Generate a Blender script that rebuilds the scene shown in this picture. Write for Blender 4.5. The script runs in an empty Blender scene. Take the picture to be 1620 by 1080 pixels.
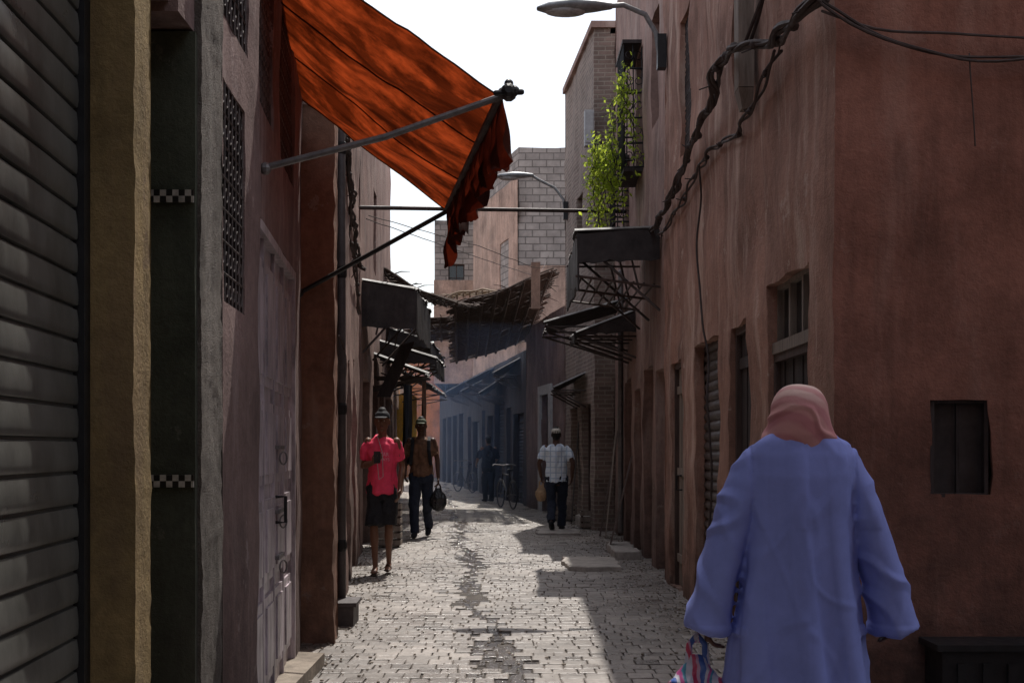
import bpy, bmesh, math, random
from mathutils import Vector, Matrix, noise
from mathutils.bvhtree import BVHTree
random.seed(7)
R=random.random
def U(a,b): return a+(b-a)*random.random()
scene=bpy.context.scene
COL=scene.collection
scene.view_settings.view_transform='Standard'
scene.view_settings.look='None'
scene.view_settings.exposure=0
WL={}
# ---------------------------------------------------------------- materials
def newmat(name):
    m=bpy.data.materials.new(name); m.use_nodes=True
    nt=m.node_tree; b=nt.nodes['Principled BSDF']
    return m,nt,b
def nd(nt,t,**kw):
    n=nt.nodes.new(t)
    for k,v in kw.items():
        if k.startswith('_'): setattr(n,k[1:],v)
        else: n.inputs[k].default_value=v
    return n
def ramp(nt,fac,stops):
    r=nt.nodes.new('ShaderNodeValToRGB'); e=r.color_ramp.elements
    while len(e)<len(stops): e.new(.5)
    for i,(p,c) in enumerate(stops):
        e[i].position=p
        e[i].color=(c[0],c[1],c[2],1) if not isinstance(c,(int,float)) else (c,c,c,1)
    nt.links.new(fac,r.inputs[0]); return r.outputs[0]
def mixc(nt,fac,a,b,mode='MIX'):
    m=nt.nodes.new('ShaderNodeMix'); m.data_type='RGBA'; m.blend_type=mode
    for s,v in ((0,fac),(6,a),(7,b)):
        if isinstance(v,(int,float)): m.inputs[s].default_value=v if s==0 else (v,v,v,1)
        elif isinstance(v,tuple): m.inputs[s].default_value=(v[0],v[1],v[2],1)
        else: nt.links.new(v,m.inputs[s])
    return m.outputs[2]
def pos(nt,scale=(1,1,1)):
    g=nt.nodes.new('ShaderNodeNewGeometry')
    mp=nt.nodes.new('ShaderNodeMapping'); mp.inputs['Scale'].default_value=scale
    nt.links.new(g.outputs['Position'],mp.inputs['Vector']); return mp.outputs[0]
def nz(nt,sc,det=6,rough=.6,scale=(1,1,1)):
    n=nd(nt,'ShaderNodeTexNoise',Scale=sc,Detail=det,Roughness=rough)
    nt.links.new(pos(nt,scale),n.inputs['Vector']); return n.outputs[0]
def addbump(nt,b,h,strength=.4,dist=.02):
    bp=nd(nt,'ShaderNodeBump',Strength=strength,Distance=dist)
    nt.links.new(h,bp.inputs['Height']); nt.links.new(bp.outputs[0],b.inputs['Normal'])
def mul(c,k): return tuple(x*k for x in c)
def plaster(name,c,pale=None,streak=.5,bump=.6,rough=.9,grime=.45,sc=1.0,fine=.55,chip=.7,gh=1.9):
    m,nt,b=newmat(name)
    pale=pale or tuple(min(1,x*1.7+.05) for x in c)
    base=ramp(nt,nz(nt,1.1*sc,8,.65),[(.3,mul(c,.5)),(.5,c),(.72,mul(c,1.4))])
    fn=ramp(nt,nz(nt,16*sc,5,.7),[(.3,.55),(.65,1.15)])
    base=mixc(nt,fine,base,fn,'MULTIPLY')
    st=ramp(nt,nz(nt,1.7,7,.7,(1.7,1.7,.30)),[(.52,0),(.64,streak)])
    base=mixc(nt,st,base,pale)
    dk=ramp(nt,nz(nt,3.0,6,.7,(1.8,1.8,.22)),[(.50,0),(.74,.6)])
    base=mixc(nt,dk,base,mul(c,.3))
    ch=ramp(nt,nz(nt,3.3*sc,9,.75),[(.615,0),(.64,chip)])
    base=mixc(nt,ch,base,mul(pale,.85))
    g=nt.nodes.new('ShaderNodeNewGeometry'); s=nt.nodes.new('ShaderNodeSeparateXYZ')
    nt.links.new(g.outputs['Position'],s.inputs[0])
    mr=nd(nt,'ShaderNodeMapRange'); mr.inputs[1].default_value=gh; mr.inputs[2].default_value=0.0; mr.inputs[3].default_value=0; mr.inputs[4].default_value=grime
    nt.links.new(s.outputs[2],mr.inputs[0])
    mm=nd(nt,'ShaderNodeMath',_operation='MULTIPLY'); nt.links.new(mr.outputs[0],mm.inputs[0])
    nt.links.new(ramp(nt,nz(nt,5,6,.7),[(.3,.5),(.6,1.5)]),mm.inputs[1])
    base=mixc(nt,mm.outputs[0],base,(.03,.024,.022))
    nt.links.new(base,b.inputs['Base Color']); b.inputs['Roughness'].default_value=rough
    b.inputs['Specular IOR Level'].default_value=.25
    h=mixc(nt,.4,nz(nt,5*sc,10,.72),nz(nt,45*sc,4,.7))
    addbump(nt,b,h,bump,.03); return m
def simple(name,c,rough=.7,metal=0,var=.35,bump=.2,sc=12,spec=.4,scale=(1,1,1)):
    m,nt,b=newmat(name)
    base=ramp(nt,nz(nt,sc,7,.7,scale),[(.3,mul(c,1-var)),(.7,tuple(min(1,x*(1+var)) for x in c))])
    nt.links.new(base,b.inputs['Base Color'])
    b.inputs['Metallic'].default_value=metal; b.inputs['Specular IOR Level'].default_value=spec
    r=ramp(nt,nz(nt,sc*.7,5,.6),[(.3,max(0,rough-.12)),(.7,min(1,rough+.12))]); nt.links.new(r,b.inputs['Roughness'])
    if bump: addbump(nt,b,nz(nt,sc*3,5,.7,scale),bump,.01)
    return m
def brickmat(name,c1,c2,mortar,sc=1,w=.4,h=.2,ms=.02,bump=.6):
    m,nt,b=newmat(name)
    g=nt.nodes.new('ShaderNodeNewGeometry'); s=nt.nodes.new('ShaderNodeSeparateXYZ'); nt.links.new(g.outputs['Position'],s.inputs[0])
    a=nd(nt,'ShaderNodeMath',_operation='SUBTRACT'); nt.links.new(s.outputs[0],a.inputs[0]); nt.links.new(s.outputs[1],a.inputs[1])
    cb=nt.nodes.new('ShaderNodeCombineXYZ'); nt.links.new(a.outputs[0],cb.inputs[0]); nt.links.new(s.outputs[2],cb.inputs[1])
    t=nt.nodes.new('ShaderNodeTexBrick'); t.inputs['Scale'].default_value=1
    t.inputs['Color1'].default_value=(*c1,1); t.inputs['Color2'].default_value=(*c2,1); t.inputs['Mortar'].default_value=(*mortar,1)
    t.inputs['Brick Width'].default_value=w; t.inputs['Row Height'].default_value=h; t.inputs['Mortar Size'].default_value=ms; t.inputs['Mortar Smooth'].default_value=.3
    nt.links.new(cb.outputs[0],t.inputs['Vector'])
    base=mixc(nt,.7,t.outputs[0],ramp(nt,nz(nt,2.5,8,.7),[(.3,.5),(.7,1.25)]),'MULTIPLY')
    nt.links.new(base,b.inputs['Base Color']); b.inputs['Roughness'].default_value=.92
    inv=nd(nt,'ShaderNodeMath',_operation='SUBTRACT'); inv.inputs[0].default_value=1; nt.links.new(t.outputs[1],inv.inputs[1])
    h_=mixc(nt,.35,inv.outputs[0],nz(nt,25,5,.7)); addbump(nt,b,h_,bump,.03); return m
def translucent(name,c,tc,mix=.5,rough=.8,var=.4,sc=6,scale=(1,1,1),bump=.2,stain=0):
    m,nt,b=newmat(name)
    n=nz(nt,sc,7,.65,scale)
    base=ramp(nt,n,[(.3,mul(c,1-var)),(.7,mul(c,1+var))]); tb=ramp(nt,n,[(.3,mul(tc,1-var)),(.7,mul(tc,1+var*.5))])
    if stain:
        s1=ramp(nt,nz(nt,1.8,9,.68,(1.2,1.2,1.2)),[(.40,1),(.56,1-stain)])
        s2=ramp(nt,nz(nt,3.2,5,.6,(.5,2.0,.5)),[(.42,1),(.62,.4)])
        s3=mixc(nt,1,s1,s2,'MULTIPLY'); base=mixc(nt,1,base,s3,'MULTIPLY'); tb=mixc(nt,1,tb,s3,'MULTIPLY')
    nt.links.new(base,b.inputs['Base Color']); b.inputs['Roughness'].default_value=rough; b.inputs['Specular IOR Level'].default_value=.2
    tr=nt.nodes.new('ShaderNodeBsdfTranslucent'); nt.links.new(tb,tr.inputs[0])
    mx=nt.nodes.new('ShaderNodeMixShader'); mx.inputs[0].default_value=mix
    nt.links.new(b.outputs[0],mx.inputs[1]); nt.links.new(tr.outputs[0],mx.inputs[2])
    nt.links.new(mx.outputs[0],nt.nodes['Material Output'].inputs[0])
    if bump: addbump(nt,b,nz(nt,sc*4,5,.7,scale),bump,.01)
    return m
M={}
M['terra']=plaster('terracotta_plaster',(.36,.20,.15),(.62,.46,.38),.7,bump=.7,fine=.4)  # pale streaks painted in place of grazing sun patches on the lane wall
M['terra_shaded']=plaster('shaded_terracotta_plaster',(.25,.115,.085),(.34,.21,.17),.35,bump=.5,grime=.6,fine=.4,chip=.35,gh=2.2)  # same plaster as the lane face, with the side wall's shade put into its colour
M['terra2']=plaster('dusty_pink_plaster',(.31,.20,.17),(.50,.40,.35),.5,fine=.45)
M['mauve']=plaster('mauve_plaster',(.20,.135,.125),(.40,.32,.31),.45)
M['orange']=plaster('orange_plaster',(.30,.165,.115),(.42,.31,.27),.5)
M['farorange']=plaster('bright_orange_plaster',(.5,.2,.09),(.5,.3,.22),.25)
M['farpink']=plaster('pale_pink_plaster',(.46,.31,.245),(.5,.4,.34),.2,grime=.2)
M['ochre']=plaster('ochre_stained_plaster',(.27,.19,.085),(.20,.13,.08),.5,bump=.5,sc=1.5)
M['greentile']=plaster('green_black_rendered_tile',(.062,.070,.050),(.14,.14,.11),.25,bump=.4,sc=2)
M['roughgrey']=plaster('rough_grey_render',(.19,.165,.145),(.38,.35,.32),.4,bump=1.3,sc=3)
M['block']=brickmat('grey_block_masonry',(.40,.345,.315),(.28,.24,.22),(.18,.155,.14),w=.42,h=.21)
M['brick']=brickmat('thin_brown_brick',(.27,.195,.165),(.18,.13,.11),(.30,.25,.21),w=.24,h=.075,ms=.012)
M['wood']=simple('weathered_wood',(.07,.045,.038),.75,sc=6,scale=(4,4,.5),var=.5,bump=.4)
M['wood_pale']=simple('pale_dry_wood',(.22,.18,.15),.8,sc=6,scale=(4,4,.5),var=.4,bump=.4)
M['wood_dark']=simple('blackened_wood',(.03,.022,.022),.7,sc=6,scale=(4,4,.5),var=.5,bump=.4)
M['metal_lilac']=simple('chalky_lilac_painted_metal',(.36,.31,.335),.40,sc=5,scale=(3,3,.7),var=.65)
M['shutter']=simple('grey_green_shutter_paint',(.085,.085,.078),.36,sc=5,scale=(1,1,.5),var=.5,spec=.5,bump=.1)
M['iron']=simple('black_iron',(.02,.02,.022),.5,metal=.3)
M['steel']=simple('dull_galvanised_steel',(.16,.15,.15),.5,metal=.5)
M['rust']=simple('rusty_tin_sheet',(.06,.045,.042),.6,var=.6,sc=5,bump=.3)
M['tin']=simple('sooty_tin_sheet',(.030,.024,.024),.6,var=.7,sc=5,bump=.4)
M['glass']=simple('dusty_dark_glass',(.014,.016,.02),.15,var=.2,bump=0,spec=.6)
M['dustglass']=simple('very_dusty_window_glass',(.028,.024,.025),.5,var=.7,bump=.1,sc=5)
M['cable']=simple('old_cable_rubber',(.055,.040,.037),.75)
M['reed']=simple('dry_reed',(.095,.068,.056),.85,var=.6,sc=30)
M['reed_pale']=simple('sun_bleached_reed',(.34,.27,.2),.85,var=.4,sc=30)
M['pvc']=simple('grey_downpipe',(.07,.06,.06),.6)
M['white']=simple('old_white_paint',(.42,.42,.43),.6,var=.2)
M['blue']=simple('faded_grey_blue_paint',(.028,.034,.05),.6,var=.6,sc=4)
M['yellow']=simple('yellow_paint',(.8,.45,.03),.6,var=.2)
M['stone']=plaster('pale_kerb_stone',(.27,.23,.19),(.4,.36,.3),.3,grime=.1)
M['mortar']=plaster('dirty_ground',(.085,.074,.066),(.18,.16,.14),.2,grime=0)
M['concrete']=simple('worn_concrete',(.38,.35,.32),.85,var=.35,sc=8,bump=.4)
M['skin']=simple('brown_skin',(.16,.075,.045),.5,var=.12,bump=.05,sc=20)
M['skin_dark']=simple('dark_brown_skin',(.09,.042,.028),.5,var=.12,bump=.05,sc=20)
M['hair']=simple('black_hair',(.012,.01,.01),.7)
M['eye']=simple('eye_white',(.5,.48,.45),.3,bump=0,var=.1)
M['lip']=simple('lips',(.16,.05,.04),.5,bump=0)
M['black']=simple('black_cloth',(.014,.014,.018),.85,sc=60)
M['greencap']=simple('olive_green_cap_cloth',(.07,.08,.05),.85,sc=60)
M['navy']=simple('dark_navy_denim',(.02,.026,.045),.9,sc=60)
M['shopdark']=plaster('soot_darkened_shop_wall',(.045,.040,.046),(.13,.11,.115),.4)
M['pinkshirt']=simple('hot_pink_sports_shirt',(.85,.055,.13),.7,var=.12,sc=30,bump=.1)
M['brownshirt']=simple('muted_brown_shirt',(.17,.085,.05),.85,var=.6,sc=9)
M['robe']=simple('lavender_blue_robe_cloth',(.25,.30,.68),.85,var=.08,sc=9,bump=.10,spec=.15)
M['whitecap']=simple('cream_knit_cap',(.6,.57,.5),.9)
M['sandal']=simple('leather_sandal',(.06,.035,.025),.7)
M['blackbag']=simple('black_plastic_bag',(.012,.012,.014),.3,spec=.6)
M['kraft']=translucent('crinkled_paper_bag',(.5,.35,.22),(.5,.3,.15),.3)
M['leaf']=translucent('backlit_leaf',(.14,.21,.03),(.55,.66,.08),.6,sc=3,bump=0)
M['lampshell']=simple('grey_lamp_housing',(.25,.26,.27),.45,metal=.3)
M['lampglass']=simple('frosted_lamp_glass',(.4,.4,.4),.25,bump=0)
M['silver']=simple('phone_glass',(.02,.02,.025),.15,bump=0)
M['textpale']=simple('pale_shirt_print',(.85,.35,.45),.7,bump=0,var=.05)
def special():
    m,nt,b=newmat('pale_blue_checked_cotton')
    def stripes(ax,sc):
        g=nt.nodes.new('ShaderNodeNewGeometry'); s=nt.nodes.new('ShaderNodeSeparateXYZ'); nt.links.new(g.outputs['Position'],s.inputs[0])
        a=nd(nt,'ShaderNodeMath',_operation='MULTIPLY'); a.inputs[1].default_value=sc; nt.links.new(s.outputs[ax],a.inputs[0])
        f=nd(nt,'ShaderNodeMath',_operation='FRACT'); nt.links.new(a.outputs[0],f.inputs[0])
        return ramp(nt,f.outputs[0],[(.0,0.0),(.12,0.0),(.16,1),(.94,1),(1,0.)])
    c=mixc(nt,stripes(0,11),(.45,.56,.72),(.78,.86,.95)); c=mixc(nt,stripes(2,11),(.45,.56,.72),c)
    nt.links.new(c,b.inputs['Base Color']); b.inputs['Roughness'].default_value=.85; M['checkshirt']=m
    m,nt,b=newmat('soft_pink_headscarf')
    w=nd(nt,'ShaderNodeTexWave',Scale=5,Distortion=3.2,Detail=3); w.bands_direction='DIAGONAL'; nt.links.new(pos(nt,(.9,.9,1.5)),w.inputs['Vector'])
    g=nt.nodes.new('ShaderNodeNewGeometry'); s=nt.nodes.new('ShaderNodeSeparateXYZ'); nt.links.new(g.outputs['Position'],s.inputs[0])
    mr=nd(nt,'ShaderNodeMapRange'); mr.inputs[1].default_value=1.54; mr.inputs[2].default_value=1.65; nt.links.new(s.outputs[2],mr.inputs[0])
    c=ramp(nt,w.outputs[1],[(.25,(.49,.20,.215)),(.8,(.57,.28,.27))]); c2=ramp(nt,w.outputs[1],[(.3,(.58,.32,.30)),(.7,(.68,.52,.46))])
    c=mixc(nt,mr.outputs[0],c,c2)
    nt.links.new(c,b.inputs['Base Color']); b.inputs['Roughness'].default_value=.8; addbump(nt,b,nz(nt,120,3,.5),.2,.004); M['scarf']=m
    m,nt,b=newmat('striped_plastic_carrier')
    g=nt.nodes.new('ShaderNodeTexCoord'); s=nt.nodes.new('ShaderNodeSeparateXYZ'); nt.links.new(g.outputs['Object'],s.inputs[0])
    a=nd(nt,'ShaderNodeMath',_operation='MULTIPLY_ADD'); a.inputs[1].default_value=9; nt.links.new(s.outputs[0],a.inputs[0])
    nn=nz(nt,6,3,.5); nt.links.new(nn,a.inputs[2])
    f=nd(nt,'ShaderNodeMath',_operation='FRACT'); nt.links.new(a.outputs[0],f.inputs[0])
    r=nt.nodes.new('ShaderNodeValToRGB'); r.color_ramp.interpolation='CONSTANT'; e=r.color_ramp.elements
    cs=[(0,(.5,.5,.6)),(.22,(.5,.05,.12)),(.4,(.5,.3,.42)),(.5,(.05,.12,.4)),(.68,(.5,.5,.58)),(.8,(.5,.1,.3)),(.9,(.08,.28,.4))]
    while len(e)<len(cs): e.new(.5)
    for i,(p,c) in enumerate(cs): e[i].position=p; e[i].color=(*c,1)
    nt.links.new(f.outputs[0],r.inputs[0]); nt.links.new(r.outputs[0],b.inputs['Base Color']); b.inputs['Roughness'].default_value=.35
    M['stripebag']=m
    m,nt,b=newmat('black_and_white_mosaic')
    ck=nd(nt,'ShaderNodeTexChecker',Scale=1); ck.inputs[1].default_value=(.42,.40,.36,1); ck.inputs[2].default_value=(.012,.012,.012,1)
    tc=nt.nodes.new('ShaderNodeTexCoord'); mp=nt.nodes.new('ShaderNodeMapping'); mp.inputs['Scale'].default_value=(50,50,50); mp.inputs['Location'].default_value=(.001,.501,.001)
    nt.links.new(tc.outputs['Object'],mp.inputs[0]); nt.links.new(mp.outputs[0],ck.inputs[0])
    nt.links.new(mixc(nt,.8,ck.outputs[0],ramp(nt,nz(nt,30,4,.6),[(.3,.4),(.7,1.1)]),'MULTIPLY'),b.inputs['Base Color']); b.inputs['Roughness'].default_value=.3; M['mosaic']=m
    m,nt,b=newmat('worn_stone_setts')
    at=nd(nt,'ShaderNodeAttribute'); at.attribute_name='tint'
    base=mixc(nt,.7,at.outputs[0],ramp(nt,nz(nt,22,7,.75),[(.3,.6),(.7,1.25)]),'MULTIPLY')
    dirt=ramp(nt,nz(nt,.9,8,.72),[(.44,0),(.62,.7)]); base=mixc(nt,dirt,base,(.125,.105,.09))
    nt.links.new(base,b.inputs['Base Color'])
    rr=mixc(nt,.5,ramp(nt,nz(nt,1.1,6,.65),[(.4,.14),(.6,.6)]),ramp(nt,nz(nt,30,5,.6),[(.3,.2),(.7,.7)]))
    wet=ramp(nt,at.outputs[2],[(.08,0),(.14,1)]); rr=mixc(nt,wet,.06,rr)
    nt.links.new(rr,b.inputs['Roughness']); b.inputs['Specular IOR Level'].default_value=.55
    addbump(nt,b,nz(nt,38,7,.7),.6,.012); M['setts']=m
    M['canvas']=translucent('orange_awning_canvas',(.17,.042,.02),(.40,.056,.012),.52,sc=2.2,var=.3,bump=.2,stain=.75)
    M['hem']=translucent('dark_red_awning_hem',(.10,.022,.012),(.16,.020,.008),.35,sc=5,var=.5,stain=.5)
special()
# ---------------------------------------------------------------- mesh helper
class MB:
    def __init__(s): s.v=[]; s.f=[]; s.c=[]
    def add(s,vs,fs,col=None):
        o=len(s.v); s.v+=[Vector(v) for v in vs]; s.f+=[tuple(i+o for i in f) for f in fs]
        if col is not None: s.c+=[col]*len(fs)
    def hexa(s,p):
        s.add(p,[(3,2,1,0),(4,5,6,7),(0,1,5,4),(1,2,6,5),(2,3,7,6),(3,0,4,7)])
    def box(s,x0,x1,y0,y1,z0,z1):
        s.hexa([(x0,y0,z0),(x1,y0,z0),(x1,y1,z0),(x0,y1,z0),(x0,y0,z1),(x1,y0,z1),(x1,y1,z1),(x0,y1,z1)])
    def fbox(s,F,s0,s1,z0,z1,n0,n1):
        s.hexa([F(s0,z0,n1),F(s1,z0,n1),F(s1,z0,n0),F(s0,z0,n0),F(s0,z1,n1),F(s1,z1,n1),F(s1,z1,n0),F(s0,z1,n0)])
    def tube(s,pts,rad,seg=8,side=(1,0,0),cap='round',pocket=False):
        pts=[Vector(p) for p in pts]; n=len(pts)
        if isinstance(rad,(int,float)): rad=[rad]*n
        rad=[r if isinstance(r,tuple) else (r,r) for r in rad]
        T=[]
        for i in range(n):
            a=pts[max(0,i-1)]; b=pts[min(n-1,i+1)]; T.append((b-a).normalized())
        seq=[]
        if cap=='round':
            r=rad[0]; k=min(r); seq+= [(pts[0]-T[0]*k*.85,T[0],(r[0]*.45,r[1]*.45)),(pts[0]-T[0]*k*.5,T[0],(r[0]*.85,r[1]*.85))]
        seq+=[(pts[i],T[i],rad[i]) for i in range(n)]
        if cap=='round' and not pocket:
            r=rad[-1]; k=min(r); seq+=[(pts[-1]+T[-1]*k*.5,T[-1],(r[0]*.85,r[1]*.85)),(pts[-1]+T[-1]*k*.85,T[-1],(r[0]*.45,r[1]*.45))]
        if pocket:
            r=rad[-1]; seq+=[(pts[-1],T[-1],(r[0]*.72,r[1]*.72)),(pts[-1]-T[-1]*.06,T[-1],(r[0]*.65,r[1]*.65))]
        sd=Vector(side); vs=[]; fs=[]; prev=None
        for (p,t,r) in seq:
            a=sd-t*sd.dot(t)
            if a.length<.05: a=Vector((0,1,0)) if prev is None else prev; a=a-t*a.dot(t)
            a.normalize(); prev=a; b=t.cross(a)
            for k in range(seg):
                an=2*math.pi*k/seg; vs.append(p+a*math.cos(an)*r[0]+b*math.sin(an)*r[1])
        m=len(seq)
        for i in range(m-1):
            for k in range(seg):
                k2=(k+1)%seg; fs.append((i*seg+k,i*seg+k2,(i+1)*seg+k2,(i+1)*seg+k))
        fs.append(tuple(reversed(range(seg)))); fs.append(tuple(range((m-1)*seg,m*seg)))
        s.add(vs,fs)
    def ball(s,c,r,seg=10):
        if isinstance(r,(int,float)): r=(r,r,r)
        c=Vector(c); vs=[]; fs=[]; rn=seg//2+1
        for i in range(1,rn):
            th=math.pi*i/rn
            for k in range(seg):
                an=2*math.pi*k/seg; vs.append(c+Vector((r[0]*math.sin(th)*math.cos(an),r[1]*math.sin(th)*math.sin(an),-r[2]*math.cos(th))))
        for i in range(rn-2):
            for k in range(seg):
                k2=(k+1)%seg; fs.append((i*seg+k,i*seg+k2,(i+1)*seg+k2,(i+1)*seg+k))
        n=len(vs); vs+=[c+Vector((0,0,-r[2])),c+Vector((0,0,r[2]))]
        for k in range(seg):
            k2=(k+1)%seg; fs.append((k2,k,n)); fs.append(((rn-2)*seg+k,(rn-2)*seg+k2,n+1))
        s.add(vs,fs)
    def torus(s,c,ax,R_,r,n=24,m=6):
        c=Vector(c); ax=Vector(ax).normalized(); u=ax.orthogonal().normalized(); w=ax.cross(u); vs=[]; fs=[]
        for i in range(n):
            a=2*math.pi*i/n; d=u*math.cos(a)+w*math.sin(a)
            for j in range(m):
                b=2*math.pi*j/m; vs.append(c+d*(R_+r*math.cos(b))+ax*r*math.sin(b))
        for i in range(n):
            for j in range(m):
                i2=(i+1)%n; j2=(j+1)%m; fs.append((i*m+j,i2*m+j,i2*m+j2,i*m+j2))
        s.add(vs,fs)
    def xf(s,fn): s.v=[Vector(fn(v)) for v in s.v]; return s
    def rough(s,amp,fr=2.0,amp2=0,fr2=9):
        for i,v in enumerate(s.v):
            d=noise.noise_vector(v*fr)*amp
            if amp2: d=d+noise.noise_vector(v*fr2)*amp2
            s.v[i]=v+d
        return s
def mesh_obj(name,me,mat,parent=None,smooth=None):
    co=[v.co for v in me.vertices]
    if not co: return None
    lo=Vector((min(c[i] for c in co) for i in range(3))); hi=Vector((max(c[i] for c in co) for i in range(3)))
    ctr=(lo+hi)/2; ctr.z=lo.z
    me.transform(Matrix.Translation(-ctr))
    if smooth is not None:
        me.shade_smooth()
        if smooth<3: me.set_sharp_from_angle(angle=smooth)
    me.materials.clear()
    me.materials.append(M[mat])
    o=bpy.data.objects.new(name,me); COL.objects.link(o)
    if parent is not None: o.parent=parent; o.location=ctr-WL[parent.name]
    else: o.location=ctr
    WL[o.name]=ctr; return o
def part(name,mb,mat,parent=None,smooth=None,weld=False,label=None):
    me=bpy.data.meshes.new(name); me.from_pydata([tuple(v) for v in mb.v],[],mb.f); me.update()
    if mb.c:
        at=me.color_attributes.new('tint','FLOAT_COLOR','CORNER')
        for p in me.polygons:
            c=mb.c[p.index]
            for l in p.loop_indices: at.data[l].color=(*c,1)
    bm=bmesh.new(); bm.from_mesh(me)
    if weld: bmesh.ops.remove_doubles(bm,verts=bm.verts,dist=.0008)
    if not mb.c: bmesh.ops.recalc_face_normals(bm,faces=bm.faces)
    bm.to_mesh(me); bm.free()
    o=mesh_obj(name,me,mat,parent,smooth)
    if label: o['label']=label
    return o
def thing(name,loc,label,cat,group=None):
    o=bpy.data.objects.new(name,None); o.empty_display_size=.2; COL.objects.link(o); o.location=loc
    o['label']=label; o['category']=cat
    if group: o['group']=group
    WL[o.name]=Vector(loc); return o
def tag(o,label,cat,group=None):
    o['label']=label; o['category']=cat
    if group: o['group']=group
    return o
def remeshed(mb,vox,sm=2,fold=None):
    me=bpy.data.meshes.new('tmp'); me.from_pydata([tuple(v) for v in mb.v],[],mb.f); me.update()
    bm=bmesh.new(); bm.from_mesh(me); bmesh.ops.recalc_face_normals(bm,faces=bm.faces); bm.to_mesh(me); bm.free()
    o=bpy.data.objects.new('tmp',me); COL.objects.link(o)
    r=o.modifiers.new('r','REMESH'); r.mode='VOXEL'; r.voxel_size=vox
    if sm:
        s=o.modifiers.new('s','SMOOTH'); s.factor=.5; s.iterations=sm
    dg=bpy.context.evaluated_depsgraph_get(); ev=o.evaluated_get(dg)
    out=bpy.data.meshes.new_from_object(ev)
    bpy.data.objects.remove(o)
    if fold:
        ns=[v.normal.copy() for v in out.vertices]
        for v,n in zip(out.vertices,ns): v.co=v.co+n*fold(v.co)
    return out
# ---------------------------------------------------------------- facades
class Fr:
    def __init__(s,p0,p1,side):
        s.p0=Vector((p0[0],p0[1],0)); d=Vector((p1[0]-p0[0],p1[1]-p0[1],0)); s.L=d.length; s.u=d/s.L
        s.n=Vector((s.u.y,-s.u.x,0))*side
    def __call__(s,a,z,n): return s.p0+s.u*a+s.n*n+Vector((0,0,z))
def brk(a,b,step,extra):
    xs=set([a,b]); n=max(1,int(round((b-a)/step)))
    for i in range(n+1): xs.add(a+(b-a)*i/n)
    for e in extra:
        if a<e<b:
            xs={x for x in xs if abs(x-e)>step*.3 or x in (a,b)}; 
    for e in extra:
        if a<e<b: xs.add(e)
    return sorted(xs)
def facade(mb,F,z0,z1,ops,step=.3,depth=.16):
    S=brk(0,F.L,step,[o[i] for o in ops for i in (0,1)]); Z=brk(z0,z1,step,[o[i] for o in ops for i in (2,3)])
    def inside(s,z): 
        for o in ops:
            if o[0]<s<o[1] and o[2]<z<o[3]: return True
        return False
    for i in range(len(S)-1):
        for j in range(len(Z)-1):
            if inside((S[i]+S[i+1])/2,(Z[j]+Z[j+1])/2): continue
            mb.add([F(S[i],Z[j],0),F(S[i+1],Z[j],0),F(S[i+1],Z[j+1],0),F(S[i],Z[j+1],0)],[(0,1,2,3)])
    for o in ops:
        ss=[x for x in S if o[0]<=x<=o[1]]; zz=[x for x in Z if o[2]<=x<=o[3]]
        for a,b in zip(ss,ss[1:]):
            for z in (o[2],o[3]):
                if z>z0: mb.add([F(a,z,0),F(b,z,0),F(b,z,-depth),F(a,z,-depth)],[(0,1,2,3)])
        for a,b in zip(zz,zz[1:]):
            for s_ in (o[0],o[1]): mb.add([F(s_,a,0),F(s_,b,0),F(s_,b,-depth),F(s_,a,-depth)],[(0,1,2,3)])
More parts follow.
